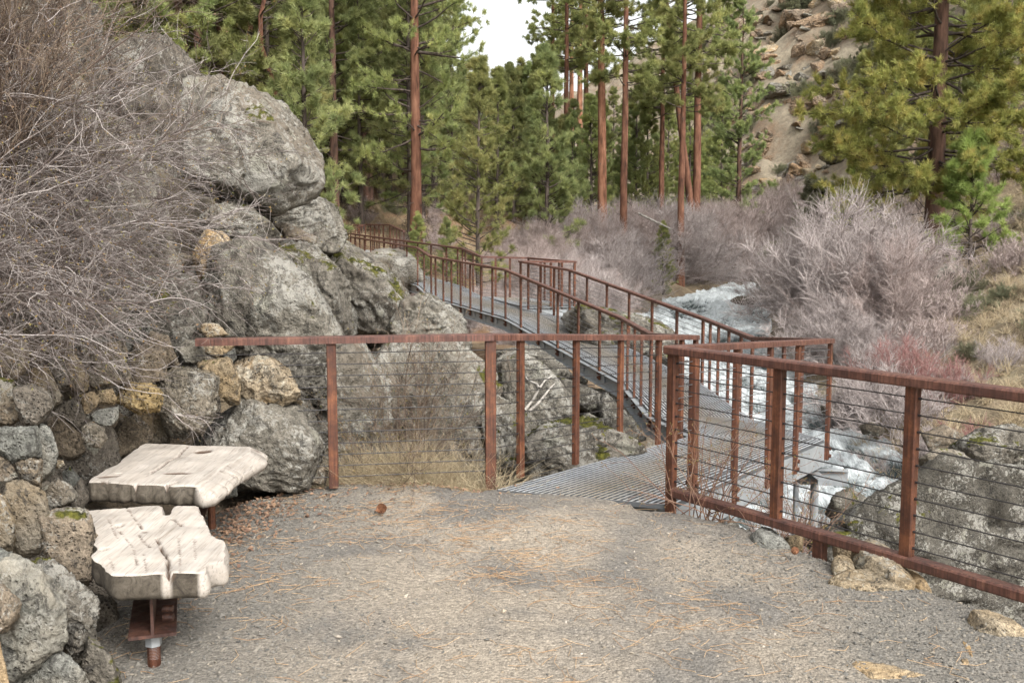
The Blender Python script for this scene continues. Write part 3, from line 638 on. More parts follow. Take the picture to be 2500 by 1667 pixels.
ws('C', [(-60,1260),(0,1290),(40,1500),(80,1660),(-60,1660)], 'pale', 'pale yellow stone in the bottom left corner', Y=3.3, t=.10, lvl=4)
ws('C', [(660,900),(830,940),(880,1100),(900,1350),(860,1450),(760,1250),(660,1100)], 'dark', 'dark stone in shade behind the near bench support', Y=4.6)
ws('C', [(520,150),(600,50),(680,200),(620,290),(530,240)], 'dark', 'dark small stone under the left end of the far bench', Y=5.75, lvl=4)
# fill stones behind the wall face so that no gap looks through
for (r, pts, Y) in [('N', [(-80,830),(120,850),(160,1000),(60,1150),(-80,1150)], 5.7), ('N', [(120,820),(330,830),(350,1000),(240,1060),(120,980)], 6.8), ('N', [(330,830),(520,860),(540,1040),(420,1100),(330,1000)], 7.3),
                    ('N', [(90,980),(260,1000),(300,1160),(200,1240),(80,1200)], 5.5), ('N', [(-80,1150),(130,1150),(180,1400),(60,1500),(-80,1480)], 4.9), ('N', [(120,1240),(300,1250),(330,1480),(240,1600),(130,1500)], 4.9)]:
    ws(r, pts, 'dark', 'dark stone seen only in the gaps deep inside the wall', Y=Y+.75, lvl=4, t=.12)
BG = 'boulders of the rock slide'
def bl(r, pts, mat, label, Y, t, **k):
    k.setdefault('lvl', 6); k.setdefault('rough', .055); return stone(r, pts, mat, label, Y=Y, t=t, name='boulder', cat='boulder', group=BG, **k)
bl('H', [(850,360),(1060,375),(1170,430),(1260,520),(1360,660),(1440,800),(1410,870),(1240,900),(1120,970),(980,950),(890,880),(870,600)], 'boulder', 'huge pale grey boulder overhanging the slope, highest against the pines', 11.5, .9, rough=.04, p=14)
bl('H', [(480,200),(560,165),(740,175),(800,290),(870,430),(900,700),(880,960),(600,1000),(450,600),(430,300)], 'dark', 'tall dark boulder behind the bare bush, left of the huge pale boulder', 13.8, .9)
bl('H', [(-150,450),(350,280),(500,600),(800,950),(870,1250),(700,1430),(200,1500),(-150,1480)], 'boulder', 'wide grey boulder hidden behind the bare bush twigs', 8.9, .9)
bl('H', [(-150,-80),(330,-80),(460,200),(470,500),(0,700),(-150,600)], 'boulderdark', 'dark boulder at the upper left behind the bare bush', 12.5, 1.0)
bl('H', [(870,1170),(920,1035),(1000,1045),(1045,1080),(980,1160),(900,1260)], 'pale', 'small cream boulder between the bush and the pointed boulder', 9.6, .25, lvl=5)
bl('N', [(225,690),(420,650),(510,750),(480,870),(300,890),(190,800)], 'boulderdark', 'brown grey boulder under the drooping end of the bare bush', 7.7, .4)
bl('N', [(20,740),(230,720),(290,850),(120,900),(0,860)], 'boulderdark', 'brown boulder behind the top of the stone wall at the left', 6.9, .3)
bl('D', [(220,250),(320,160),(430,108),(540,130),(620,200),(700,270),(835,380),(770,480),(680,460),(500,400),(300,380)], 'basalt', 'dark lichened boulder just under the huge pale boulder', 11.0, .6)
bl('D', [(690,240),(870,150),(1080,108),(1170,140),(1230,260),(1275,450),(1000,480),(830,400),(740,290)], 'boulder', 'smooth pale boulder beside the far end of the handrails', 14.2, .8, rough=.035)
bl('D', [(740,290),(850,275),(960,320),(1045,400),(1010,450),(830,420)], 'brown', 'small brown boulder with an orange patch under the smooth pale boulder', 13.0, .3, lvl=5)
bl('D', [(240,680),(390,480),(450,390),(570,355),(700,425),(745,520),(950,660),(1110,790),(1200,930),(1310,1180),(1340,1290),(1150,1420),(900,1380),(540,1250),(380,1150),(280,900)], 'boulder', 'big pointed grey boulder rising behind the near handrail', 9.5, .9, rough=.045)
bl('D', [(750,470),(840,405),(1060,445),(1200,600),(1290,800),(1310,1050),(1200,1100),(1150,900),(1060,750),(900,600)], 'moss', 'mossy lichened boulder leaning on the pointed boulder', 11.6, .6)
bl('D', [(1030,470),(1200,435),(1400,500),(1600,620),(1690,750),(1720,880),(1640,1080),(1300,1100),(1270,800),(1220,620)], 'moss', 'broad mossy boulder left of the walkway deck', 15.0, .9)
bl('D', [(1560,1000),(1700,800),(1850,745),(2000,850),(2080,960),(2110,1120),(2050,1200),(1600,1200)], 'boulder', 'pale lichened boulder touching the walkway beam above the handrail', 13.5, .8)
bl('D', [(1260,560),(1500,560),(1640,700),(1640,900),(1400,1000),(1250,800)], 'basalt', 'lichen spotted boulder in front of the far deck', 16.5, .8, lvl=5)
bl('D', [(1420,500),(1600,492),(1730,520),(1830,680),(1700,760),(1500,700)], 'boulder', 'pale boulder seen between the posts left of the far deck', 31, 1.0, lvl=5)
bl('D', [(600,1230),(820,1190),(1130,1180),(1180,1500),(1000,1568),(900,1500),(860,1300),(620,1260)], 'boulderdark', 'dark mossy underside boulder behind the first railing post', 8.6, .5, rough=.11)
bl('N', [(735,850),(880,830),(970,960),(940,1130),(800,1170),(720,1000)], 'boulder', 'grey boulder seen through the cables right of the first railing post', 9.0, .6)
bl('E', [(400,280),(540,130),(900,100),(1080,170),(1180,350),(1230,700),(1220,1010),(950,1030),(600,950),(400,700)], 'boulder', 'large lichened rock face behind the cables beside the grassy shrub', 10.0, .8, rough=.06)
bl('E', [(1190,240),(1290,155),(1400,200),(1530,340),(1640,460),(1650,620),(1560,680),(1370,600),(1190,440)], 'boulder', 'pyramid shaped boulder under the walkway beam', 12.3, .7, rough=.03, chips=2)
bl('E', [(1350,720),(1400,650),(1680,600),(1720,570),(1830,650),(1910,730),(2080,770),(1980,850),(1700,930),(1400,1040)], 'moss', 'flat topped mossy boulder beside the start of the walkway', 9.4, .6)
bl('E', [(1190,420),(1370,560),(1430,640),(1400,720),(1420,990),(1210,1030),(1160,700)], 'basalt', 'grey boulder between the two first walkway posts', 9.8, .6)
bl('L', [(1130,930),(1170,905),(1250,950),(1300,1050),(1180,1100),(1120,1020)], 'basalt', 'small rounded stone in the dark under the walkway', 11.0, .3, lvl=5)
bl('L', [(1480,1140),(1560,1180),(1660,1260),(1540,1330),(1440,1260)], 'grey', 'grey flat stone beside the third walkway post', 9.8, .35, lvl=5)
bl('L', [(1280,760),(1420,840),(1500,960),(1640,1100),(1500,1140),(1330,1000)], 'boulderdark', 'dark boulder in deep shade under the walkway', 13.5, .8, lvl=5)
bl('N', [(1215,850),(1300,840),(1400,910),(1340,960),(1210,940)], 'boulderdark', 'added dark boulder filling the shaded hole behind the pyramid shaped boulder', 16.5, .5)  # dark rock added to make the shaded hole under the walkway
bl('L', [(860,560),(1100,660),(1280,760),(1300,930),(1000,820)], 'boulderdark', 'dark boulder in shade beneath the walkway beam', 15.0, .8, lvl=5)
bl('K', [(480,470),(600,385),(760,430),(900,460),(1050,490),(1140,560),(1210,640),(1180,800),(1000,760),(800,680),(560,600)], 'moss', 'mossy grey boulder on the river bank behind the walkway', 21.0, 1.5)
bl('K', [(560,1060),(640,1065),(760,1180),(800,1300),(600,1300)], 'boulderdark', 'brown boulder on the bank below the walkway', 16, .8, lvl=5)
bl('F', [(430,800),(700,600),(880,470),(1000,385),(1250,365),(1560,420),(1750,620),(1750,1400),(1350,1290),(1060,1160),(850,1000),(500,860)], 'boulderdark', 'massive dark lichened boulder filling the lower right below the fence', 8.2, 1.2, rough=.045, t=None) if False else stone('F', [(430,830),(700,660),(880,560),(1000,490),(1250,450),(1560,490),(1750,660),(1750,1400),(1350,1290),(1060,1160),(850,1000),(500,860)], 'riverboulder', 'massive lichened boulder filling the lower right behind the fence', Y=7.9, t=1.0, lvl=6, rough=.045, name='boulder', cat='boulder', group='boulders along the river', lean=0)
RG = 'boulders along the river'
def rl(r, pts, mat, label, Y, t, **k):
    k.setdefault('lvl', 5); return stone(r, pts, mat, label, Y=Y, t=t, name='boulder', cat='boulder', group=RG, **k)
rl('F', [(1130,320),(1300,220),(1450,195),(1620,260),(1620,400),(1250,400)], 'moss', 'olive mossy boulder above the massive lower right boulder', 12.5, .7, lvl=6)
rl('F', [(990,240),(1100,200),(1210,250),(1180,310),(1050,330)], 'brown', 'brown stone on the bank left of the olive mossy boulder', 14, .35)
rl('F', [(970,380),(1070,320),(1180,330),(1250,380),(1100,430),(1000,430)], 'grey', 'flat grey stone resting on the massive boulder crest', 11.5, .4)
rl('F', [(470,670),(530,560),(600,530),(690,590),(670,660),(560,720)], 'moss', 'mossy river boulder beyond the bottom fence rail', 13.5, .45)
rl('F', [(440,80),(520,110),(580,140),(560,160),(470,150)], 'wetrock', 'low dark mossy stone in the rapids beside the corner post', 24, .4)
rl('F', [(650,190),(720,180),(790,220),(760,245),(670,240)], 'wetrock', 'low mossy stone in the rapids left of the tall fence post', 20.5, .35)
rl('G', [(410,1200),(480,1170),(550,1210),(560,1260),(440,1260)], 'wetrock', 'grey wet stone at the water edge under the willows', 25, .5)
rl('K', [(1525,350),(1570,320),(1640,318),(1690,345),(1680,375),(1560,370)], 'wetrock', 'dark stone breaking the white water near the far bend', 39, .6)
rl('G', [(1000,450),(1080,340),(1130,285),(1260,270),(1350,380),(1300,420),(1150,450),(1090,490)], 'boulderdark', 'dark cracked outcrop on the far slope below the big pine', 34, 1.2)
rl('G', [(1330,290),(1440,240),(1470,290),(1380,340)], 'basalt', 'small grey outcrop right of the dark cracked outcrop', 36, .6)
rl('G', [(1590,980),(1711,930),(1800,960),(1780,1080),(1580,1070)], 'basalt', 'grey boulder on the right slope at the photo edge', 25, .7)
rl('G', [(1040,1560),(1200,1450),(1250,1520),(1180,1600)], 'wetrock', 'dark brown bank stone beside the tall fence post', 15, .5)
RUB = []
for k_ in range(6):
    rg = np.random.default_rng(700+k_); pts = rg.uniform(-1, 1, (12, 3))*np.array([1.2, .95, .8]); V, F = rock_geom(pts, 4, .07, 700+k_, 24, 4); me = mesh_from('rubble_rock', V, F); me.materials.append(M[('boulderdark', 'basalt', 'moss', 'boulder', 'boulderdark', 'brown')[k_]]); RUB.append(me)
rg = np.random.default_rng(71); n = 400; xs = np.r_[rg.uniform(-4.2, 3.6, 210), rg.uniform(-.2, 3.6, 190)]; ys = np.r_[rg.uniform(7.9, 21, 210), rg.uniform(9, 24, 190)]
for x, y, z in zip(xs, ys, H(xs, ys)):
    if y < 8.3 and x > -1.3: continue
    if y > 15 and x > -2.6 and z > -1.2: continue
    o = bpy.data.objects.new('rubble_rock', random.choice(RUB)); C.objects.link(o); s_r = rg.uniform(.22, .55)*(1+.03*(y-8)); o.location = (x, y, z+s_r*.1); o.scale = (s_r, s_r, s_r*rg.uniform(.7, 1.1)); o.rotation_euler = tuple(rg.uniform(-.5, .5, 2))+(rg.uniform(0, 6.3),)
    tag(o, 'smaller rock filling the gaps of the boulder slide under the walkway', 'rock', 'rocks between the boulders')
# path-edge stones
PE = 'stones along the path edge'
def pe(pts, mat, label, z=0.0, h=.06, lvl=4, extra=0):
    _seed[0] += 1; rg = np.random.default_rng(_seed[0]); poly = reg('F', pts); P3 = []
    g = np.array([G(u, v, z) for u, v in poly]); c = g.mean(0)
    for k, q in enumerate(g):
        P3.append(q+[0, 0, -.05]); P3.append(c+(q-c)*.7+[0, 0, h*rg.uniform(.5, 1)]); P3.append(q+[0, 0, h*.25])
    V, F = rock_geom(P3, lvl+1, .04, _seed[0], 22, 3)
    tag(obj('edge_stone', V, F, M[mat], origin=[V[:, 0].mean(), V[:, 1].mean(), V[:, 2].min()]), label, 'stone', PE)
pe([(60,800),(120,765),(190,775),(290,855),(200,860),(110,850)], 'blue', 'flat whitish stone on the gravel left of the fence stub', -.02, .07)
pe([(250,805),(350,800),(345,835),(260,838)], 'tan', 'small tan stone between the whitish stone and the fence stub', -.03, .05)
pe([(500,940),(560,905),(620,935),(625,975),(520,985)], 'tan', 'small grey tan stone left of the yellow stone', 0, .06)
pe([(610,900),(700,870),(800,900),(890,990),(940,1085),(870,1085),(760,1000),(640,960)], 'ochre', 'yellow pointed stone under the bottom fence rail', 0, .13)
pe([(470,1040),(560,990),(700,985),(820,1010),(930,1085),(700,1100)], 'tan', 'flat pitted stone half sunk in the gravel beside the yellow stone', -.01, .05)
pe([(880,1000),(910,985),(1040,1112),(960,1100)], 'pale', 'narrow cream stone right of the yellow stone', -.03, .07)
pe([(510,840),(640,860),(640,895),(530,875)], 'pale', 'cream stone under the bottom fence rail behind the yellow stone', -.06, .07)
pe([(1200,1255),(1300,1235),(1500,1300),(1560,1350),(1400,1365),(1280,1320)], 'ochre', 'mossy yellow brown stone at the right path edge', -.02, .09)
pe([(500,1500),(600,1475),(850,1505),(1050,1556),(960,1590),(700,1585)], 'pale', 'broad cream stone sunk in the gravel at the bottom edge', -.02, .045)
pe([(1195,1345),(1250,1385),(1262,1460),(1222,1420)], 'pale', 'thin white curved stone chip at the lower right', 0, .02)
pe([(1185,1462),(1230,1455),(1242,1485),(1200,1490)], 'pale', 'small cream pebble beside the thin white chip', 0, .03)

# ------------------------------------------------------------------ walkway and railings
J = P(1699, 818, 10.85); Cc = P(2028, 826, 10.6); K0 = P(1197, 814, 7.2); S0 = P(1644, 843, 6.6)
Lr = [J, P(1590, 813, 13.3), P(1518, 774, 17), P(1234, 656, 22.5), P(1051, 624, 27), P(1019, 603, 29.5), P(838, 574, 40)]
Rr = [Cc, P(1839, 822, 13.2), P(1717, 774, 16.4), P(1391, 657, 22.3), P(1271, 636, 24), P(1403, 637, 25), P(1290, 628, 27.2), P(1176, 625, 27.3), P(1129, 605, 29.2), P(838, 567, 40)]
RH = 1.10
box8 = [(-.045, -.05), (.045, -.05), (.045, -.008), (.037, 0), (-.037, 0), (-.045, -.008)]
def at_u(seg, u):
    a, b_ = seg; best = None
    ts = np.linspace(0, 1, 400); us = np.array([proj_u(a+(b_-a)*t) for t in ts]); return a+(b_-a)*ts[np.abs(us-u).argmin()]
def railing(label, pts, posts, base, group=None, ncab=12, cmat='cablelight', bolts=False, width=.06, first_drop=.10, bottom=None, cab_r=.0038, name='cable_railing'):
    """pts: rail polyline (top of rail); posts: list of (point on rail, foot z)"""
    org = np.array([pts[0][0], pts[0][1], base])
    r = empty(name, org, label, 'railing', group)
    V, F = sweep(pts, box8); obj('top_rail', V, F, M['rustrail'], r, smooth=False)
    for (q, d, fz, wd) in posts:
        mb = MB(); mb.box([q[0], q[1], fz], [q[0], q[1], q[2]-.051], wd*.62, wd, up=(d[0], d[1], 0), c=.004)
        po = mb.obj('post', M['rust'], r)
        if bolts:
            for k_, dz in enumerate((.045, .125)):
                mb = MB(); side = np.array([-d[1], d[0], 0.])
                cpt = np.array([q[0], q[1], fz+dz]); mb.cyl(cpt-side*.045, cpt+side*.045, .02, 8)
                mb.obj('bolt', M['rust'], po)
    drop = (RH-.05-first_drop)/(ncab-.3) if bottom is None else (bottom-first_drop)/(ncab)
    for k_ in range(ncab):
        zz = first_drop+k_*drop+.02
        Pt = np.array([np.array(p)-[0, 0, zz] for p in pts]); V, F = [], []
        mb = MB()
        for a, b_ in zip(Pt[:-1], Pt[1:]): mb.cyl(a, b_, cab_r, 5)
        mb.obj('cable', M[cmat], r)
    return r
def dirn(a, b_):
    d = np.array(b_)-np.array(a); d[2] = 0; return d/np.linalg.norm(d)
def posts_on(seg, us, foot, w=.06):
    d = dirn(*seg); out = []
    for u in us:
        q = at_u(seg, u); out.append((q, d, (q[2]-RH-foot), w))
    return out
# near railing: along the path edge, then down the left side of the first ramp
E0 = P(478, 826, 6.83)
pl = [(at_u((E0, K0), 808), dirn(E0, K0), .02, .068), (K0, dirn(E0, K0), -.05, .078)]
pl += posts_on((K0, J), (1271, 1407, 1516, 1610, 1665), .02, .066) + [(J, dirn(K0, J), J[2]-RH-.2, .07)]
railing('long rusty cable railing across the path edge in front of the boulders', [E0, K0, J], pl, 0, 'rusty cable railings', 12, 'cable')
# right railing of the first ramp
pr_ = posts_on((S0, Cc), (1697,), .02, .085)+posts_on((S0, Cc), (1800, 1882, 1950), .2, .068)+[(Cc, dirn(S0, Cc), Cc[2]-RH-.22, .068)]
railing('rusty railing with bolted posts on the right side of the first ramp', [S0, Cc], pr_, 0, 'rusty cable railings', 12, 'cablelight', True)
# walkway left
segs = list(zip(Lr[:-1], Lr[1:]))
pw = posts_on(segs[0], (1605, 1586,), .2)+posts_on(segs[1], (1567, 1550, 1533, 1519), .2)+posts_on(segs[2], (1464, 1412, 1362, 1315, 1272, 1234), .2)+posts_on(segs[3], (1202, 1174, 1148, 1124, 1102, 1082, 1063, 1052), .2)+posts_on(segs[4], (1035, 1019), .2)+posts_on(segs[5], (993, 958, 938, 920, 905, 890, 878, 866, 855, 845), .2)
railing('long rusty railing on the near left side of the climbing walkway', Lr, pw, J[2]-RH, 'rusty cable railings', 11, 'cablelight', True)
segs = list(zip(Rr[:-1], Rr[1:]))
pw = posts_on(segs[0], (1959, 1915), .2)+posts_on(segs[1], (1838, 1810, 1780, 1755, 1735), .2)+posts_on(segs[2], (1718, 1653, 1593, 1536, 1482, 1433, 1391), .2)+posts_on(segs[3], (1353, 1320, 1290, 1271), .1)+posts_on(segs[4], (1320, 1345, 1372, 1403), .1)+posts_on(segs[5], (1365, 1330, 1290), .1)+posts_on(segs[6], (1245, 1210), .1)+posts_on(segs[7], (1176, 1155, 1136, 1129), .1)+posts_on(segs[8], (1117, 1090, 1052, 1020, 993, 965, 938, 910, 889, 868, 850), .1)
railing('rusty railing on the river side of the walkway, stepping out round the lookout', Rr, pw, Cc[2]-RH, 'rusty cable railings', 11, 'cablelight', False)
# far landing railing
Fr = [P(815, 547, 44), P(838, 562, 40.5), P(893, 547, 43), P(953, 548, 41.5), P(987, 564, 38)]
pw = posts_on((Fr[1], Fr[2]), (846, 856, 867, 878, 892), .05)+posts_on((Fr[2], Fr[3]), (904, 914, 925, 936, 952), .05)+posts_on((Fr[3], Fr[4]), (960, 968, 976, 986), .05)
railing('distant rusty railing round the landing at the top of the walkway', Fr[1:], pw, Fr[1][2]-RH, 'rusty cable railings', 10, 'cablelight')
Fb = [P(790, 547, 46), P(885, 547, 47.5)]
railing('farthest short rusty railing against the forest floor', Fb, posts_on(tuple(Fb), (838, 850, 862, 874, 884), .05), Fb[0][2]-RH, 'rusty cable railings', 8, 'cablelight')
# right fence on the path
dF = dirn(S0, P(2500, 950, 4.69)); F1 = S0+np.array([dF[0], dF[1], 0])*3.6; F1[2] = S0[2]-.0
fpts = [S0+dF*.0+np.array([0, 0, -.002]), F1]
fence = empty('cable_fence', [S0[0], S0[1], 0], 'rusty cable fence with a bottom rail sweeping along the right path edge', 'fence', 'rusty cable railings')
prof = [(-.045, -.056), (.045, -.056), (.05, -.048), (.05, -.01), (.04, 0), (-.04, 0), (-.05, -.01), (-.05, -.048)]
V, F = sweep([fpts[0]-dF*.045, fpts[1]], prof); obj('top_rail', V, F, M['rustrail'], fence, smooth=False)
zb = .125
V, F = sweep([np.array([*fpts[0][:2], zb])+dF*.03, np.array([*fpts[1][:2], zb])], [(x*.8, y) for x, y in prof]); obj('bottom_rail', V, F, M['rustrail'], fence, smooth=False)
fe = (fpts[0], fpts[1])
for u, z0 in ((1646, -.06), (1904, zb), (2232, zb)):
    q = at_u(fe, u) if u > 1700 else fpts[0]
    mb = MB(); mb.box([q[0], q[1], z0], [q[0], q[1], q[2]-.057], .05, .068, up=(dF[0], dF[1], 0), c=.005); mb.obj('post', M['rust'], fence)
for s_u in (1904, 2232):
    q = at_u(fe, s_u)+dF*.78
    if s_u == 2232:
        mb = MB(); mb.box([q[0], q[1], zb], [q[0], q[1], q[2]-.057], .05, .068, up=(dF[0], dF[1], 0), c=.005); mb.obj('post', M['rust'], fence)
for u in (2017,):
    q = at_u(fe, u); mb = MB(); mb.box([q[0], q[1], -.14], [q[0], q[1], zb-.057], .06, .068, up=(dF[0], dF[1], 0), c=.005); mb.obj('stub_leg', M['rust'], fence)
for k_ in range(10):
    zz = .115+k_*.089; mb = MB(); mb.cyl(fpts[0]-[0, 0, zz], fpts[1]-[0, 0, zz], .0036, 6); mb.obj('cable', M['cable'], fence)
    mb = MB()
    for u in (1646, 1904, 2232):
        q = (at_u(fe, u) if u > 1700 else fpts[0])-[0, 0, zz]
        mb.cyl(q-dF*.05, q+dF*.05, .007, 6)
    mb.obj('cable_ferrule', M['cable'], fence)

# deck
def grating(name, A, B, Cq, Dq, parent, panel_len=1.9):
    """deck quad: A,B left edge start/end ; Dq,Cq right edge start/end. bars run A->B"""
    A, B, Cq, Dq = [np.array(x, float) for x in (A, B, Cq, Dq)]
    Ln = (np.linalg.norm(B-A)+np.linalg.norm(Cq-Dq))/2; npan = max(1, round(Ln/panel_len))
    for k_ in range(npan):
        t0, t1 = k_/npan, (k_+1)/npan
        a = A+(B-A)*t0; b_ = A+(B-A)*t1; d_ = Dq+(Cq-Dq)*t0; c_ = Dq+(Cq-Dq)*t1
        e = (b_-a)/np.linalg.norm(b_-a)*.004; a, d_, b_, c_ = a+e, d_+e, b_-e, c_-e
        wdt = np.linalg.norm(d_-a); nb = max(8, int(max(wdt, np.linalg.norm(c_-b_))/.046)); mb = MB(); wear = []
        for j in range(nb+1):
            s = j/nb; p0 = a+(d_-a)*s; p1 = b_+(c_-b_)*s; mb.box(p0-[0, 0, .016], p1-[0, 0, .016], .019, .032)
            wear += [max(0, 1-abs(s-.5)*2.9)**.6]*8
        ln = np.linalg.norm(b_-a); nc = max(4, int(ln/.10))
        for j in range(nc+1):
            s = j/nc; p0 = a+(b_-a)*s; p1 = d_+(c_-d_)*s; end = j in (0, nc); mb.box(p0-[0, 0, .0175 if end else .006], p1-[0, 0, .0175 if end else .006], .006, .035 if end else .009)
            wear += [.35]*8
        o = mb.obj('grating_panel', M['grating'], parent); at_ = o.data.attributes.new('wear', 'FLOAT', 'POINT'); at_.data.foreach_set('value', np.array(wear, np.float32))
def down(p, h=RH): return np.array([p[0], p[1], p[2]-h])
def side_pt(a, b_, p): return p
wk = empty('metal_walkway', [0.5, 6.8, -.3], 'galvanised steel walkway zigzagging over the boulders toward the pines', 'walkway')
L0 = np.array([-.13, 7.02, .0]); R0 = np.array([1.10, 6.60, .0])
ctr = lambda pts: np.mean(pts, axis=0)
def inset(l, r, g=.045):
    d = (r-l)/np.linalg.norm(r-l); return l+d*g, r-d*g
l1, r1 = inset(down(J), down(Cc)); quads = []
l0, r0 = inset(L0, R0, .03)
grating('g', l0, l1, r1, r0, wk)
ll, rl_ = [down(p) for p in Lr], [down(p) for p in Rr]
l2, r2 = inset(ll[1], rl_[1]); l3, r3 = inset(ll[2], rl_[2]); l4, r4 = inset(ll[3], rl_[3]); l5, r5 = inset(ll[4], rl_[7]); l6, r6 = inset(ll[5], rl_[8]); l7, r7 = inset(ll[6], rl_[9]+np.array([.9, .3, 0]))
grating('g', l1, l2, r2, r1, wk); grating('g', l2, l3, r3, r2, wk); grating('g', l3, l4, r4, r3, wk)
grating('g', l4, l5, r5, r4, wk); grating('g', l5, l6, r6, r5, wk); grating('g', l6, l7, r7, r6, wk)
# lookout and far landing
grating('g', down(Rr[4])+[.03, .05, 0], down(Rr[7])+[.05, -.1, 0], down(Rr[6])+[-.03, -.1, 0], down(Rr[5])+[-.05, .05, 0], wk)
fz = Fr[2][2]-RH
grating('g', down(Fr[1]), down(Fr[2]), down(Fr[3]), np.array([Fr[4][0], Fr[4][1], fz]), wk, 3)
def beam(pts, name='beam', h=.25, off=0.0, mat='zinc', plates=True, flip=1):
    """C channel hung under the deck edge"""
    w_ = .085*flip; t_ = .012
    prof = [(0, -.02), (0, -.02-h), (w_, -.02-h), (w_, -.02-h+t_), (t_*flip, -.02-h+t_), (t_*flip, -.02-t_), (w_, -.02-t_), (w_, -.02)]
    if flip > 0: prof = prof[::-1]
    V, F = sweep([np.array(p)-[0, 0, .018] for p in pts], prof)
    return obj(name, V, F, M[mat], wk, smooth=False)
def shift(pts, dx):
    pts = [np.array(p) for p in pts]; out = []
    for i, p in enumerate(pts):
        a = pts[max(0, i-1)]; b_ = pts[min(len(pts)-1, i+1)]; d = dirn(a, b_); out.append(p+np.array([d[1], -d[0], 0])*dx)
    return out
beam(shift([L0, down(J)], .02), flip=1); beam(shift(ll, .035), flip=-1) if False else beam(shift(ll[:], .03), flip=-1)
beam(shift([R0, down(Cc)], -.02), flip=-1)
beam(shift([rl_[0], rl_[1], rl_[2], rl_[3], rl_[4]], -.03), flip=1)
beam([rl_[4], rl_[5], rl_[6]], flip=1)
beam(shift([rl_[7], rl_[8], rl_[9]], -.03), flip=1)
# cross members
for (la, lb, ra, rb, n) in ((l0, l1, r0, r1, 3), (l1, l2, r1, r2, 2), (l2, l3, r2, r3, 3), (l3, l4, r3, r4, 4), (l4, l5, r4, r5, 3), (l6, l7, r6, r7, 4)):
    for k_ in range(n):
        t = (k_+.5)/n; mb = MB(); a = la+(lb-la)*t; b_ = ra+(rb-ra)*t; mb.box(a-[0, 0, .15], b_-[0, 0, .15], .07, .14); mb.obj('cross_beam', M['zinc'], wk)
# brackets beside every left post
for (a, b_), us in zip(list(zip(ll[:-1], ll[1:])), ((), (), (1475, 1424, 1374, 1327, 1284, 1246), (1212, 1184, 1158, 1132))):
    for u in us:
        q = at_u((a, b_), u); d = dirn(a, b_); s = np.array([-d[1], d[0], 0.])*1.0
        mb = MB(); mb.box(q+s*.012-[0, 0, .06], q+s*.012-[0, 0, .21], .012, .07, up=(d[0], d[1], 0)); mb.obj('bracket', M['zinc'], wk)
# piers
for (x, y, zt) in [tuple(ctr([l1, r1, l2, r2])[:2])+(-.75,), tuple(ctr([l3, r3])[:2])+(-.95,), tuple(ctr([l4, r4])[:2])+(-.3,), tuple(ctr([l5, r5])[:2])+(0.,), tuple(down(Cc)[:2]-np.array([.15, .1]))+(-.75,), tuple(ctr([rl_[5], rl_[6]])[:2])+(-.3,)]:
    zg = Hs(x, y); mb = MB(); mb.cyl([x, y, zg-.3], [x, y, zt], .045, 12); mb.box([x, y-.3, zt], [x, y+.3, zt], .12, .05); mb.obj('pier', M['zinc'], wk)
# outrigger beam under the landing corner
q = down(Cc); mb = MB(); mb.box(q+[-1.2, .25, -.33], q+[.22, -.05, -.33], .10, .012); mb.box(q+[-1.2, .25, -.42], q+[.22, -.05, -.42], .012, .17); mb.obj('outrigger', M['zinc'], wk)
q2 = down(Cc)+np.array([-.35, -.1, 0]); mb = MB(); mb.cyl(q2-[0, 0, .45], q2-[0, 0, 1.1], .03, 10); mb.box(q2-[0, 0, .62], q2+[.12, -.02, -.78], .05, .05); mb.obj('brace', M['zinc'], wk)

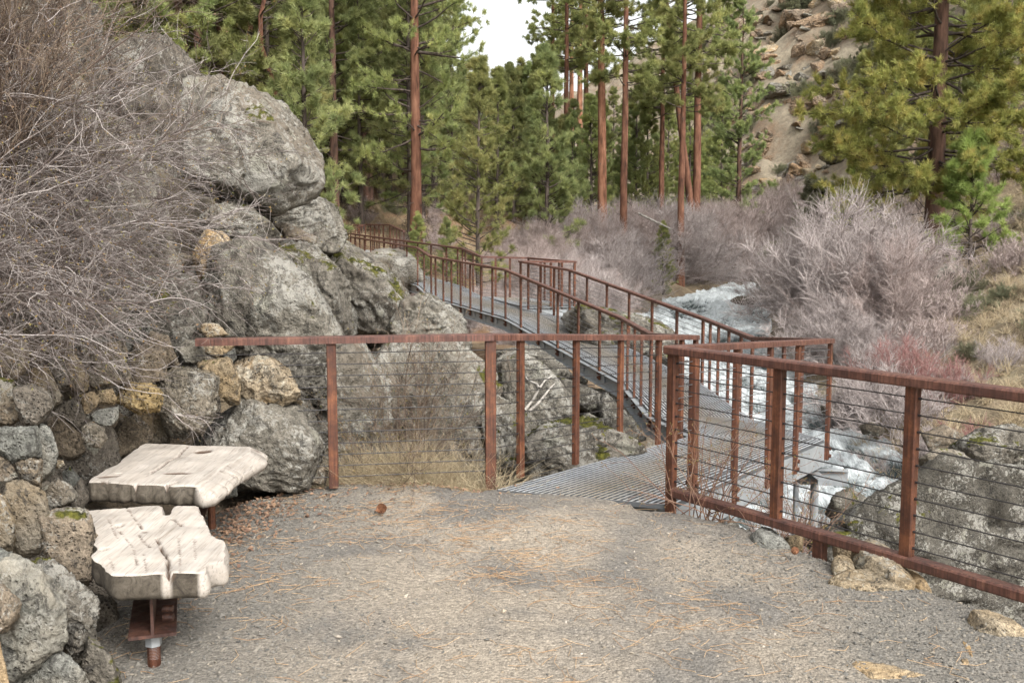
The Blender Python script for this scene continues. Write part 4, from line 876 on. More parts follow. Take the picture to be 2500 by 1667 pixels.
# ------------------------------------------------------------------ benches
def slab(px, z, zoomr, cracks, holes, label, thick=.10, flare=.06, seed=0, flare_dir=(1, 0)):
    ox, oy, s = zoomr; out = np.array([G(ox+x/s, oy+y/s, z)[:2] for x, y in px])
    c0 = out.mean(0); rgg = np.random.default_rng(seed); ring = []
    for i in range(len(out)):
        a, b_ = out[i], out[(i+1) % len(out)]; n = max(1, int(np.linalg.norm(b_-a)/.014))
        for t in range(n): ring.append(a+(b_-a)*t/n)
    ring = np.array(ring)
    for _ in range(2): ring = .25*np.roll(ring, 1, 0)+.5*ring+.25*np.roll(ring, -1, 0)
    ring += (fbm(np.c_[ring*12, 0*ring[:, 0]], 3, seed)[:, None])*.006
    nrm = np.roll(ring, -1, 0)-np.roll(ring, 1, 0); nrm = np.c_[nrm[:, 1], -nrm[:, 0]]; nrm /= np.linalg.norm(nrm, axis=1, keepdims=True)
    if np.sum((ring-c0)*nrm) < 0: nrm = -nrm
    x0, y0 = ring.min(0); x1, y1 = ring.max(0); g = .0085
    gx, gy = np.meshgrid(np.arange(x0, x1, g), np.arange(y0, y1, g)); gx = gx.ravel()+rgg.uniform(-.002, .002, gx.size); gy = gy.ravel()+rgg.uniform(-.002, .002, gy.size)
    kp = poly_sd(gx, gy, ring) > .006
    pts = np.r_[ring, np.c_[gx[kp], gy[kp]]]; n = len(ring)
    r_ = delaunay_2d_cdt([Vector(p) for p in pts], [], [list(range(n))], 1, 1e-6)
    tv = np.array([tuple(v) for v in r_[0]]); tf = np.array([f for f in r_[2] if len(f) == 3])
    # cracks
    dep = np.zeros(len(tv)); ck = np.zeros(len(tv))
    wob = fbm(np.c_[tv*30, 0*tv[:, 0]], 3, seed+3)*.004
    for (pl_, wd, dp) in cracks:
        q = np.array([G(ox+x/s, oy+y/s, z)[:2] for x, y in pl_]); dm = np.full(len(tv), 9.)
        for a, b_ in zip(q[:-1], q[1:]):
            e = b_-a; t = np.clip(((tv-a)@e)/(e@e), 0, 1); dm = np.minimum(dm, np.hypot(*(tv-a-t[:, None]*e).T))
        f = np.clip(1-np.maximum(dm+wob*.6-wd*.22, 0)/(wd*.2+.003), 0, 1); dep = np.maximum(dep, f*dp); ck = np.maximum(ck, np.clip(f*2.4, 0, 1)*min(1, .35+dp/.02))
    for (hx, hy, rx, ry, dp) in holes:
        q = G(ox+hx/s, oy+hy/s, z)[:2]; dd = np.hypot((tv[:, 0]-q[0])/rx, (tv[:, 1]-q[1])/ry)+wob*20; f = np.clip((1.25-dd)*2.2, 0, 1); dep = np.maximum(dep, f*dp); ck = np.maximum(ck, np.clip(f*1.3, 0, 1))
    sdist = poly_sd(tv[:, 0], tv[:, 1], ring)
    zt = z+fbm(np.c_[tv*5, 0*tv[:, 0]], 3, seed+9)*.005-dep-.006*np.clip(1-sdist/.012, 0, 1)**2
    top = np.c_[tv, zt]; rz_ = zt[:n]
    # ring indices in CDT output keep the input order
    V = [top, np.c_[ring, rz_]]; Fq = []; nrow = 6; cnt = len(top)+n; prev = len(top)+np.arange(n)
    fd = np.array(flare_dir, float)
    al = np.clip(nrm@fd, 0, 1)
    nz3 = np.c_[ring*16, np.zeros(n)]
    for k_ in range(1, nrow+1):
        t = k_/nrow; bul = np.sin(t*np.pi)*.002+al*flare*np.sin(min(1, t*1.25)*np.pi*.62)-.008*(t > .95)
        rr_ = ring+nrm*(bul+fbm(nz3+[0, 0, t*2.2], 3, seed+5)*.0025*min(1, t*4))[:, None]
        V.append(np.c_[rr_, rz_*(1-t)+(z-thick)*t]); cur = cnt+np.arange(n); nx = np.roll(np.arange(n), -1)
        Fq.append(np.c_[prev, cur, cur[nx], prev[nx]]); prev = cur; cnt += n
    V.append(np.array([[c0[0], c0[1], z-thick-.004]])); Ft = np.c_[prev, np.full(n, cnt), np.roll(prev, -1)]
    V = np.concatenate(V)
    root = empty('bench', [c0[0], c0[1], 0], label, 'bench', 'timber slab benches')
    o = obj('seat', V, [tf, Ft, np.concatenate(Fq)], M['timber'], root)
    a = o.data.attributes.new('crack', 'FLOAT', 'POINT'); cv = np.zeros(len(V)); cv[:len(tv)] = ck; 
    fr = fbm(np.c_[V[:, 0]*34, V[:, 1]*34, V[:, 2]*6], 3, 50+seed); cv = np.maximum(cv, np.where(np.arange(len(V)) >= len(tv), np.clip((fr-.78)*3, 0, .8), 0)); a.data.foreach_set('value', cv.astype(np.float32))
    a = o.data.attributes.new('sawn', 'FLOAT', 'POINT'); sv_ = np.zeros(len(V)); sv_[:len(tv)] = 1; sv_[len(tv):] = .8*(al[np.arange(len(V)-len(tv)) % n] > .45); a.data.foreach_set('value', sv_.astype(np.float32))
    return root
Z2 = (0, 750, 1.7095)
b1 = slab([(345,842),(530,832),(668,830),(680,866),(712,870),(722,830),(820,828),(850,872),(870,930),(895,955),(935,970),(942,1000),(930,1060),(890,1058),(850,1078),(860,1105),(700,1110),(470,1118),(430,1080),(395,1050),(385,1040),(400,990),(395,960),(375,900)], .48, Z2,
     [([(655,960),(672,1000),(700,1050),(704,1112)], .012, .035), ([(530,835),(560,880),(592,922)], .003, .012), ([(575,940),(590,965),(625,1000)], .003, .012), ([(500,930),(555,1000),(572,1075)], .0015, .008), ([(450,880),(490,960)], .0015, .006), ([(745,960),(752,1050),(750,1105)], .001, .006), ([(810,960),(815,1050)], .001, .006), ([(600,1030),(612,1100)], .001, .006),([(455,1040),(475,1100)],.001,.006),([(715,885),(760,912)],.008,.02)],
     [(497,910,.018,.022,.03), (432,1005,.016,.02,.035), (604,933,.010,.010,.004)], 'nearer weathered timber slab bench above the rusty beam end', .105, .016, 3, (.95, -.3))
b2 = slab([(600,568),(700,570),(780,573),(1050,582),(1043,608),(980,640),(920,672),(875,715),(832,745),(700,740),(560,735),(365,728),(385,702),(440,675),(490,650),(530,610)], .48, Z2,
     [([(785,576),(745,618),(715,640)], .010, .03), ([(710,642),(665,672),(630,690)], .012, .03), ([(735,730),(700,740)], .02, .05), ([(565,735),(562,742)], .02, .05), ([(600,710),(640,690)], .002, .01), ([(400,722),(450,730)], .006, .02)],
     [(848,600,.05,.04,.012), (740,693,.075,.03,.010), (455,705,.06,.03,.012), (495,692,.02,.02,.03)], 'farther weathered timber slab bench reaching to the round boulder', .105, .11, 5, (.93, -.36))
def ibeam(a, b_, hgt, wdt, parent):
    mb = MB(); a = np.array(a); b_ = np.array(b_)
    mb.box(a+[0, 0, hgt/2-.007], b_+[0, 0, hgt/2-.007], wdt, .014); mb.box(a-[0, 0, hgt/2-.007], b_-[0, 0, hgt/2-.007], wdt, .014); mb.box(a+[0, .003, 0], b_-[0, .003, 0], .013, hgt-.028)
    return mb.obj('support_beam', M['rustdark'], parent)
q = G(345, 1455, .375); xb = q[0]
ibeam([xb, 3.98, .265], [xb-.24, 4.72, .265], .215, .19, b1)
mb = MB(); mb.box([xb-.01, 4.02, .3685], [xb-.23, 4.7, .3685], .36, .008); mb.obj('mounting_plate', M['rustdark'], b1)
for yy in (4.06, 4.6):
    xb = q[0]-(yy-3.98)*.32; mb = MB(); mb.cyl([xb, yy, .04], [xb, yy, .158], .024, 12); mb.cyl([xb, yy, .095], [xb, yy, .157], .034, 6); mb.obj('threaded_rod', M['zinc'], b1)
    mb = MB()
    for k_ in range(30): mb.cyl([xb, yy, -.10+k_*.0065], [xb, yy, -.10+k_*.0065+.0035], .027, 14)
    mb.cyl([xb, yy, -.12], [xb, yy, .10], .0235, 12); mb.obj('thread', M['rust'], b1)
xb = q[0]; mb = MB()
for dz in (0, .028): mb.cyl([xb+.012, 4.08, .21+dz*1.3], [xb+.055, 4.08, .21+dz*1.3], .015, 8)
mb.obj('bolt', M['rustdark'], b1)
ibeam([-1.83, 5.36, .265], [-2.0, 6.15, .265], .215, .19, b2)
for yy in (5.45, 6.05):
    mb = MB(); mb.cyl([-1.87, yy, -.05], [-1.87, yy, .158], .024, 12); mb.obj('threaded_rod', M['rust'], b2)

# ------------------------------------------------------------------ vegetation
def rand_unit(rg, shape):
    v = rg.normal(0, 1, shape+(3,)); return v/np.linalg.norm(v, axis=-1, keepdims=True)
def norm(v): return v/(np.linalg.norm(v, axis=-1, keepdims=True)+1e-9)
def grow(start, d, L, K, rg, wob=.12, pull=(0, 0, 0), pull_k=.0):
    """polylines from start along d; random wobble, constant pull"""
    n = len(start); Pt = np.empty((n, K, 3)); Pt[:, 0] = start; d = norm(d.copy()); st = (L/(K-1))[:, None]; pull = np.array(pull, float)
    for k_ in range(1, K):
        d = norm(d+rg.normal(0, wob, d.shape)+pull*pull_k); Pt[:, k_] = Pt[:, k_-1]+d*st
    return Pt
def children(Pt, n, rg, tmin=.2, tmax=1., ang=.6, flat=None):
    N_, K, _ = Pt.shape; i = rg.integers(0, N_, n); t = rg.uniform(tmin, tmax, n)*(K-1); k_ = np.clip(t.astype(int), 0, K-2); f = (t-k_)[:, None]
    s = Pt[i, k_]*(1-f)+Pt[i, k_+1]*f; tg_ = norm(Pt[i, k_+1]-Pt[i, k_]); r = rand_unit(rg, (n,)); r = norm(r-(r*tg_).sum(-1, keepdims=True)*tg_)
    a = rg.uniform(.5, 1.3, (n, 1))*ang; return s, tg_*np.cos(a)+r*np.sin(a), t/(K-1)
def lin(n, K, r0, r1): return np.linspace(0, 1, K)[None]*(np.broadcast_to(r1, (n,))-np.broadcast_to(r0, (n,)))[:, None]+np.broadcast_to(r0, (n,))[:, None]
def join(parts):
    Vs, Fs, n = [], [], 0
    for V, F in parts: Vs.append(V); Fs.append(F+n); n += len(V)
    return np.concatenate(Vs), np.concatenate(Fs)
def tufts(cen, dirs, n, L, wd, rg, spread=1.0, up=.25):
    """starburst needle tufts: one thin triangle per needle"""
    m_ = len(cen); d = norm(dirs[:, None]*1.0+rand_unit(rg, (m_, n))*spread+np.array([0, 0, up])); Ln = L*rg.uniform(.7, 1.25, (m_, n, 1))
    pr = norm(np.cross(d, rand_unit(rg, (m_, n)))); b0 = cen[:, None]+rg.normal(0, L*.15, (m_, n, 3))
    V = np.stack([b0-pr*wd*.5, b0+pr*wd*.5, b0+d*Ln], 2).reshape(-1, 3); return V, np.arange(len(V)).reshape(-1, 3)
def pine(seed, h, base_f, rad_, trunk_r, nb, per, needles=14, nl=.20, nw=.022, shape='round', kmax=6, lean=0, dead=6, crook=.02, droop=.0):
    rg = np.random.default_rng(seed); K = 14
    tk = np.zeros((1, K, 3)); tk[0, :, 2] = np.linspace(-.6, h, K); tk[0, :, 0] = lean*(tk[0, :, 2]/h)+np.cumsum(rg.normal(0, crook, K)); tk[0, :, 1] = np.cumsum(rg.normal(0, crook, K)); tk[0, :, :2] -= tk[0, 1, :2]
    tt = np.linspace(0, 1, K); tr = trunk_r*(1-tt)**.75+.015; tr[0] *= 1.35; tr[1] *= 1.12
    trunk_ = tubes(tk, tr[None], 10); wood = []
    f = rg.random(nb)**.95*(1-base_f)+base_f; f = np.minimum(f, .985); zz = f*h
    px = np.interp(zz, tk[0, :, 2], tk[0, :, 0]); py = np.interp(zz, tk[0, :, 2], tk[0, :, 1])
    az = rg.uniform(0, 6.283, nb); g = (f-base_f)/(1-base_f)
    if shape == 'cone': Lb = rad_*(1-g)**.85*(.75+.25*np.minimum(1, g*6))+.25
    elif shape == 'round': Lb = rad_*np.sqrt(np.clip(1-(g*1.02-.25)**2/.62, .04, 1))*rg.uniform(.6, 1.08, nb)
    else: Lb = rad_*(1-g**2.2)*rg.uniform(.45, 1.1, nb)+.3
    Lb *= rg.uniform(.8, 1.1, nb)
    el = np.where(shape == 'cone', .15+.5*g, -.12+.85*g)+rg.normal(0, .15, nb)-droop*(1-g)
    d = np.c_[np.cos(az)*np.cos(el), np.sin(az)*np.cos(el), np.sin(el)]
    br = grow(np.c_[px, py, zz], d, Lb, kmax, rg, .13, (0, 0, 1), .06)
    wood.append(tubes(br, lin(nb, kmax, np.minimum(.014+.011*Lb, trunk_r*.4), .008), 4))
    n2 = nb*max(3, per//4); s, dd, t = children(br, n2, rg, .3, 1, .75)
    tw = grow(s, dd+np.array([0, 0, .15]), np.interp(t, [0, 1], [.5, .28])*rg.uniform(.5, 1.3, n2)*max(.5, rad_/3), 3, rg, .2)
    wood.append(tubes(tw, lin(n2, 3, .010, .004), 3))
    if dead:
        fz_ = rg.uniform(base_f*.25, base_f*1.02, dead)*h; a2 = rg.uniform(0, 6.28, dead)
        ds = grow(np.c_[np.interp(fz_, tk[0, :, 2], tk[0, :, 0]), np.interp(fz_, tk[0, :, 2], tk[0, :, 1]), fz_], np.c_[np.cos(a2), np.sin(a2), rg.normal(-.25, .4, dead)], rg.uniform(.3, 1.0, dead)*rad_*.5, 6, rg, .3, (0, 0, -1), .1)
        wood.append(tubes(ds, lin(dead, 6, .018, .004), 4)); s, dd, t = children(ds, dead*4, rg, .3, 1, .9); wood.append(tubes(grow(s, dd, rg.uniform(.2, .7, dead*4), 4, rg, .25), lin(dead*4, 4, .012, .004), 3))
    wv_, wf_ = join(wood)
    nt_ = nb*per; s1, d1, t1 = children(tw, int(nt_*.8), rg, .55, 1, .45); s2, d2, t2 = children(br, int(nt_*.2), rg, .6, 1, .6)
    cen = np.r_[s1, s2]; dr = np.r_[d1, d2]
    V, F = tufts(cen, dr, needles, nl, nw, rg, .95)
    return trunk_, (wv_, wf_), (V, F)
def make_tree(name, key, wood, leaf, woodmat, leafmat_):
    return (name, mesh_from(name+'_trunk', *wood), mesh_from(name+'_crown', *leaf, smooth=False), woodmat, leafmat_)
TREE = {}
def reg_tree(key, *a, wm='bark_brown', lm='needle', **k):
    w_, b_, l_ = pine(*a, **k); TREE[key] = (mesh_from('trunk', *w_), mesh_from('limbs', *b_), mesh_from('crown', *l_, smooth=False)); TREE[key][0].materials.append(M[wm]); TREE[key][1].materials.append(M['bark_dark']); TREE[key][2].materials.append(M[lm])
def plant(key, x, y, s, rz_, label, group=None, name='pine_tree', cat='tree', sx=1.0, z=None, tilt=(0, 0)):
    zz = Hs(x, y) if z is None else z
    e = bpy.data.objects.new(name, None); C.objects.link(e); e.location = (x, y, zz-.05); e.rotation_euler = (tilt[0], tilt[1], rz_); e.scale = (s*sx, s*sx, s); e.empty_display_size = .2
    tag(e, label, cat, group)
    for nm_, me in zip(('trunk', 'limbs', 'crown'), TREE[key]):
        o = bpy.data.objects.new(nm_, me); C.objects.link(o); o.parent = e
    return e
# key, seed,h,base_f,rad,trunk_r,nb,per
reg_tree('mat1', 1, 27, .44, 3.2, .29, 90, 40, wm='bark_orange', needles=18, nl=.28, nw=.036)
reg_tree('mat2', 2, 26, .42, 3.0, .235, 90, 38, wm='bark_red', needles=18, nl=.28, nw=.036, shape='x')
reg_tree('mat3', 3, 23, .16, 3.4, .27, 120, 40, wm='bark_brown', needles=18, nl=.28, nw=.036, lm='needle_blue', dead=14)
reg_tree('big1', 4, 25, .15, 4.6, .32, 120, 60, wm='bark_red', needles=18, nl=.25, nw=.028, dead=22, shape='x', droop=.1)
reg_tree('yng1', 5, 11, .05, 2.4, .12, 120, 22, wm='bark_dark', lm='needle_blue', needles=18, nl=.26, nw=.029, shape='cone', dead=4)
reg_tree('yng2', 6, 13, .10, 2.5, .14, 120, 22, wm='bark_dark', lm='needle', needles=18, nl=.26, nw=.029, shape='cone', dead=12)
reg_tree('yng3', 7, 16, .16, 2.6, .16, 120, 22, wm='bark_dark', lm='needle_blue', needles=18, nl=.26, nw=.029, shape='x', dead=16)
reg_tree('yng4', 17, 9, .04, 2.1, .10, 110, 20, wm='bark_dark', lm='needle', needles=18, nl=.26, nw=.029, shape='cone', dead=2)
reg_tree('rightbig', 8, 21, .12, 5.6, .37, 190, 130, wm='bark_brown', lm='needle_yellow', needles=20, nl=.24, nw=.026, dead=26, shape='round', droop=.12)
reg_tree('small', 9, 4.3, .08, 1.35, .055, 70, 26, wm='bark_dark', lm='needle_bright', needles=16, nl=.2, nw=.022, shape='cone', dead=0)
reg_tree('golden', 10, 7, .05, 1.8, .10, 90, 30, wm='bark_dark', lm='needle_yellow', needles=18, nl=.22, nw=.03, shape='cone', dead=2)
reg_tree('junip', 11, 5.5, .03, 2.0, .14, 120, 30, wm='bark_dark', lm='juniper', needles=18, nl=.2, nw=.04, shape='round', dead=0)
reg_tree('crook', 12, 14, .30, 2.6, .15, 90, 34, wm='bark_red', needles=18, nl=.24, nw=.03, dead=10, crook=.28)
reg_tree('bare', 13, 12, .45, 1.5, .11, 50, 10, wm='bark_dark', lm='needle_blue', needles=14, nl=.24, nw=.03, shape='cone', dead=26)
HT = {'mat1': 27, 'mat2': 25, 'mat3': 23, 'big1': 25, 'yng1': 11, 'yng2': 13, 'yng3': 16, 'yng4': 9, 'bare': 12, 'junip': 5.5}
def fill_tree(u, Y, key, s, label, group):
    lim = .172 if 1110 < u < 1300 else (.172 if 1300 <= u < 1760 else (.19 if 1080 < u <= 1130 else 9))
    x = (u-CX)/FPX*Y; hmax = EYE+lim*Y-Hs(x, Y)
    if HT[key]*s > hmax:
        key = random.choice(('yng1', 'yng2', 'yng4', 'yng3')); s = min(s, hmax/HT[key]*random.uniform(.75, 1.0))
    tree_at(u, Y, key, s, label, group)
def tree_at(u, Y, key, s, label, group=None, rot=None, **k):
    x = (u-CX)/FPX*(Y*cp+.1*Y*sp+0)  # ground distance Y seen at column u
    x = (u-CX)/FPX*(Y*cp-(0-EYE+1.0)*sp)
    return plant(key, x, Y, s, random.uniform(0, 6.28) if rot is None else rot, label, group, **k)
PG = 'ponderosa pines along the river'
tree_at(1016, 44, 'big1', 1.0, 'tall pine with a thick red trunk standing left of centre behind the walkway', PG, .8, sx=.78)
tree_at(1472, 58, 'mat1', 1.0, 'leaning orange trunked pine, left one of the bright pair behind the willows', PG, 2.0, tilt=(0, .035))
tree_at(1522, 56, 'mat2', .98, 'straight orange trunked pine, right one of the bright pair behind the willows', PG, 1.0)
tree_at(1662, 60, 'mat2', .95, 'darker trunked pine just left of the twin trunked pair', PG, .3)
tree_at(1697, 66, 'mat2', 1.25, 'upright red trunk of the twin pines beside the river bend', PG, 4.0)
tree_at(1706, 65.6, 'mat2', 1.1, 'red trunk leaning right out of the twin pines beside the river bend', PG, 3.0, tilt=(0, .13))
tree_at(1800, 69, 'mat3', .80, 'slim red trunked pine right of the twin pines before the cliff', PG, 5.0)
tree_at(1612, 71, 'mat2', .95, 'grey trunked pine behind the two bright pines', PG, 1.8)
tree_at(820, 46, 'mat3', .80, 'red brown pine standing above the far railing on the left', PG, 2.6)
tree_at(660, 38, 'crook', .95, 'crooked thin red trunked pine above the huge pale boulder', PG, .4)
tree_at(1170, 40, 'yng2', .74, 'dark trunked pine directly behind the lookout', PG, 1.1)
tree_at(2278, 39, 'rightbig', 1.0, 'broad yellow green pine with dark trunk on the right bank', PG, .5)
tree_at(2368, 36, 'small', 1.15, 'small bright green pine right of the broad pine', None, 1.5)
tree_at(2085, 60, 'golden', .95, 'small golden tinted pine beside the broad right pine', None, .7)
tree_at(1990, 66, 'junip', 1.25, 'grey green juniper before the cliff left of the golden pine', None, .7, name='juniper_tree')
tree_at(2510, 44, 'big1', .72, 'dark green pine cut by the right photo edge', PG, 2.2)
tree_at(2440, 56, 'yng2', 1.15, 'dense green pine behind the broad right pine', PG, 2.2)
tree_at(1022, 37, 'yng4', .34, 'small yellow green young pine beside the far walkway', 'young pines', 2)
tree_at(1092, 36, 'yng1', .30, 'small blue green young pine right of the yellow green one', 'young pines', 4)
tree_at(1335, 52, 'yng1', 1.0, 'full skirted young pine in the middle above the willows', 'young pines', 2.6)
tree_at(1215, 58, 'yng2', .72, 'slender young pine left of the full skirted one', 'young pines', .2)
tree_at(1440, 66, 'yng2', .8, 'young pine behind the left orange trunk', 'young pines', 4.6)
tree_at(1620, 55, 'yng4', .45, 'low young pine at the foot of the twin pines', 'young pines', 1.6)
tree_at(1890, 57, 'junip', .62, 'low grey green juniper at the foot of the cliff', None, 3.7, name='juniper_tree')
random.seed(11)
for k_, (u0, u1, y0, y1, n, keys, smin, smax, lab) in enumerate([
    (300, 760, 36, 60, 20, ('yng2', 'yng3', 'mat3', 'mat2', 'yng1'), .85, 1.2, 'pine in the dense stand behind the tall boulders on the left'),
    (740, 1110, 47, 78, 26, ('yng2', 'yng3', 'bare', 'mat3', 'yng1', 'yng3'), .85, 1.2, 'slender pine in the forest behind the far railings'),
    (1100, 1320, 68, 95, 8, ('yng2', 'yng3', 'yng1'), .95, 1.3, 'pine of the far row under the gap of open sky'),
    (1090, 1420, 60, 95, 20, ('yng2', 'yng1', 'yng3', 'yng4'), .75, 1.0, 'young pine in the thicket at the centre of the forest'),
    (1345, 1440, 78, 95, 5, ('mat1', 'mat2'), .9, 1.1, 'tall pine rising against the sky behind the young thicket'),
    (1430, 1760, 72, 98, 17, ('yng2', 'mat2', 'yng3', 'mat1', 'yng1'), .7, 1.0, 'pine in the stand behind the bright orange trunks'),
    (380, 1000, 62, 110, 34, ('mat2', 'mat3', 'yng3', 'mat1', 'mat3'), .95, 1.3, 'pine far up the wooded slope on the left'),
    (-100, 420, 34, 80, 18, ('mat3', 'yng3', 'yng2'), 1.0, 1.3, 'pine behind the bare bush at the upper left')]):
    for j in range(n):
        u = u0+(u1-u0)*((j+random.random())/n); Yd = random.uniform(y0, y1)
        (tree_at if 'against the sky' in lab else fill_tree)(u, Yd, random.choice(keys), random.uniform(smin, smax), lab, lab.replace('pine', 'pines', 1))
for j in range(52):
    u = random.uniform(1700, 2600); Yd = random.uniform(86, 128)
    if 1790 < u < 2040 and Yd < 119 and random.random() < .85: continue
    tree_at(u, Yd, random.choice(('junip', 'junip', 'junip', 'yng4')), random.uniform(.7, 1.3), 'scattered tree on the high canyon slope at the right', 'trees on the canyon slope')
for j in range(14):
    u = random.uniform(2120, 2620); Yd = random.uniform(55, 85)
    tree_at(u, Yd, random.choice(('junip', 'yng2', 'yng4')), random.uniform(.7, 1.1), 'small tree on the near right slope behind the broad pine', 'trees on the near right slope')
# cliff blocks
arch = []
for k_ in range(6):
    rg = np.random.default_rng(900+k_); pts = rg.uniform(-1, 1, (11, 3))*np.array([1.3, .9, .8]); V, F = rock_geom(pts, 4, .06, 900+k_, 24, 4); me = mesh_from('cliff_block', V, F, False); me.materials.append(M[('cliff', 'cliff', 'boulder', 'cliff', 'pale', 'basalt')[k_]]); arch.append(me)
rg = np.random.default_rng(77)
for j in range(290):
    t = rg.random(); band = rg.normal(0, 1)
    u = 1700+360*rg.random(); v = 170+ (u-1760)*.35+ rg.normal(60, 70)
    # find the distance where this slope is seen
    Yd = rg.uniform(90, 134); x = (u-CX)/FPX*Yd; z = Hs(x, Yd)
    o = bpy.data.objects.new('cliff_block', random.choice(arch)); C.objects.link(o); s = rg.uniform(.3, 1.25)*(1.8 if rg.random() < .18 else 1); o.location = (x, Yd, z+s*.1); o.scale = (s, s, s*rg.uniform(.6, 1.1)); o.rotation_euler = tuple(rg.uniform(-.4, .4, 2))+(rg.uniform(0, 6.3),)
    tag(o, 'weathered tan rock block on the broken canyon cliff', 'rock', 'rock blocks of the cliff')

# ---- bare bushes
def bush(seed, h, r, n0, n1, n2, w0=.012, arch_=.06, n3=0, fan=.55, w2=.004):
    rg = np.random.default_rng(seed); a = rg.uniform(0, 6.283, n0); f = np.abs(rg.normal(0, fan, n0))
    s = np.c_[np.cos(a)*r*.35*rg.random(n0), np.sin(a)*r*.35*rg.random(n0), np.full(n0, -.1)]
    d = np.c_[np.cos(a)*np.sin(f), np.sin(a)*np.sin(f), np.cos(f)]
    P0 = grow(s, d, h*rg.uniform(.5, .88, n0), 9, rg, arch_*1.6, (0, 0, 1), .07); parts = [tubes(P0, lin(n0, 9, w0, w0*.3), 4)]
    s, d, t = children(P0, n1, rg, .12, .98, .62); P1 = grow(s, d+[0, 0, .15], h*.33*rg.uniform(.4, 1.2, n1)*(1.15-t), 6, rg, .15); parts.append(tubes(P1, lin(n1, 6, w0*.5, w0*.22), 3))
    s, d, t = children(P1, n2, rg, .2, 1, .75); P2 = grow(s, d+[0, 0, .25], h*.14*rg.uniform(.4, 1.3, n2), 4, rg, .20); parts.append(tubes(P2, lin(n2, 4, w2, w2*.5), 3))
    return join(parts)
BUSH = {}
for key, a in {'w1': (31, 4.1, 2.8, 110, 1500, 12000), 'w2': (32, 3.7, 2.6, 100, 1500, 12000), 'w3': (33, 3.1, 2.4, 100, 1300, 10500)}.items():
    for mk2, mt in (('', 'willow'), ('r', 'willow_red')):
        me = mesh_from('bare_willow', *bush(a[0], *a[1:], w0=.011, w2=.006, fan=.68)) if not mk2 else BUSH[key].copy()
        if mk2: me.materials.clear()
        me.materials.append(M[mt]); BUSH[key+mk2] = me
me = mesh_from('dogwood', *bush(35, 1.9, 1.2, 70, 500, 1600, w0=.010, w2=.005)); me.materials.append(M['dogwood']); BUSH['dog'] = me
me = mesh_from('thicket', *bush(36, 2.4, 1.8, 50, 500, 2400, w0=.016, w2=.005, arch_=.14, fan=.75)); me.materials.append(M['willow']); BUSH['thk'] = me
me = mesh_from('sagebrush', *bush(37, .8, .7, 50, 500, 1800, w0=.010, w2=.006, fan=.8)); me.materials.append(M['juniper']); BUSH['sage'] = me
me = mesh_from('dry_shrub', *bush(38, 1.2, .8, 50, 500, 1800, w0=.010, w2=.006, fan=.7)); me.materials.append(M['willow_red']); BUSH['dry'] = me
def put_bush(key, u, Y, s, label, name='willow_shrub', group='bare willows on the river banks', sz=None, dz=0, cat='shrub', x=None):
    x = (u-CX)/FPX*(Y*cp+.8*sp) if x is None else x; o = bpy.data.objects.new(name, BUSH[key]); C.objects.link(o)
    o.location = (x, Y, Hs(x, Y)+dz-.05); o.rotation_euler = (0, 0, random.uniform(0, 6.28)); o.scale = (s, s, sz or s); tag(o, label, cat, group); return o
random.seed(21)
kk_ = ('w1', 'w2', 'w3', 'w1r', 'w2r', 'w3r')
for j in range(26):   # left bank mass
    t = j/25; u = 1290+(1790-1290)*t+random.uniform(-12, 12); Yd = random.uniform(46, 57) if u < 1520 else 58+(u-1520)*.032+random.uniform(0, 5)
    put_bush(random.choice(kk_), u, Yd, random.uniform(.95, 1.15)*(1.0+.25*(u > 1520))*(1.0 if t > .12 else .8), 'bare grey willow in the thicket on the far left bank', group='willows on the left bank')
for j in range(12):
    u = 1290+(1470-1290)*(j/11); put_bush(random.choice(kk_), u, random.uniform(39, 45), random.uniform(.6, .8), 'bare grey willow in the thicket on the far left bank', group='willows on the left bank')
for j in range(26):   # behind bend
    u = 1640+(2040-1640)*(j+random.random())/26; put_bush(random.choice(kk_), u, random.uniform(66, 74), random.uniform(1.2, 1.5), 'bare pinkish willow beyond the river bend', group='willows beyond the bend')
for (u, Yd, s, lab) in [(1960, 39, .82, 'bare willow at the left end of the right bank row beside the rapids'), (2010, 36, 1.0, 'tall bare willow second along the right bank'), (2095, 34, 1.22, 'tallest bare willow on the right bank before the broad pine'), (2180, 32, .92, 'rounded bare willow right of the tallest one'), (2045, 31.5, .8, 'lower bare willow in front of the tallest one'), (1985, 44, 1.0, 'bare willow farther up the right bank'), (2140, 37, .95, 'bare willow behind the tallest willow'), (1935, 50, 1.0, 'bare willow nearest the far bend on the right bank'), (2120, 29.5, .7, 'bare willow low on the bank under the tallest one')]:
    put_bush(random.choice(kk_), u, Yd, s, lab, group='willows on the right bank')
for (u, Yd, s, key, lab) in [(2240, 24.5, 1.0, 'dog', 'crimson stemmed dogwood shrub beyond the fence on the right bank'), (2330, 23, .8, 'dog', 'lower crimson dogwood shrub right of the first one'), (2170, 26.5, .9, 'dog', 'red twigged shrub under the rounded willow'), (2400, 20, .7, 'dog', 'red twigged shrub near the right photo edge')]:
    put_bush(key, u, Yd, s, lab, 'dogwood_shrub', 'red dogwood shrubs')
for (u, Yd, s) in [(2080, 25, .8), (2150, 24, .85), (2220, 22.5, .9), (2290, 21, .85), (2370, 20, .85), (2450, 19, .85), (2530, 18, .85), (2200, 26, .9), (2360, 23, .8), (2450, 24, .8), (2130, 21.5, .45), (2260, 19, .55), (2340, 17.5, .55)]:
    if u > 2270: s *= .6
    put_bush('thk', u, Yd, s, 'tangled bare shrub along the right bank beyond the fence', 'bare_shrub', 'tangled bare shrubs on the right bank')
for (u, Yd, s, lab) in [(2010, 13.5, .62, 'leafless shrub with upright grey stems below the walkway corner'), (1930, 12.8, .45, 'thin leafless shrub close behind the walkway corner post')]:
    put_bush('thk', u, Yd, s, lab, 'bare_shrub', 'leafless shrubs by the walkway', sz=s*1.25)
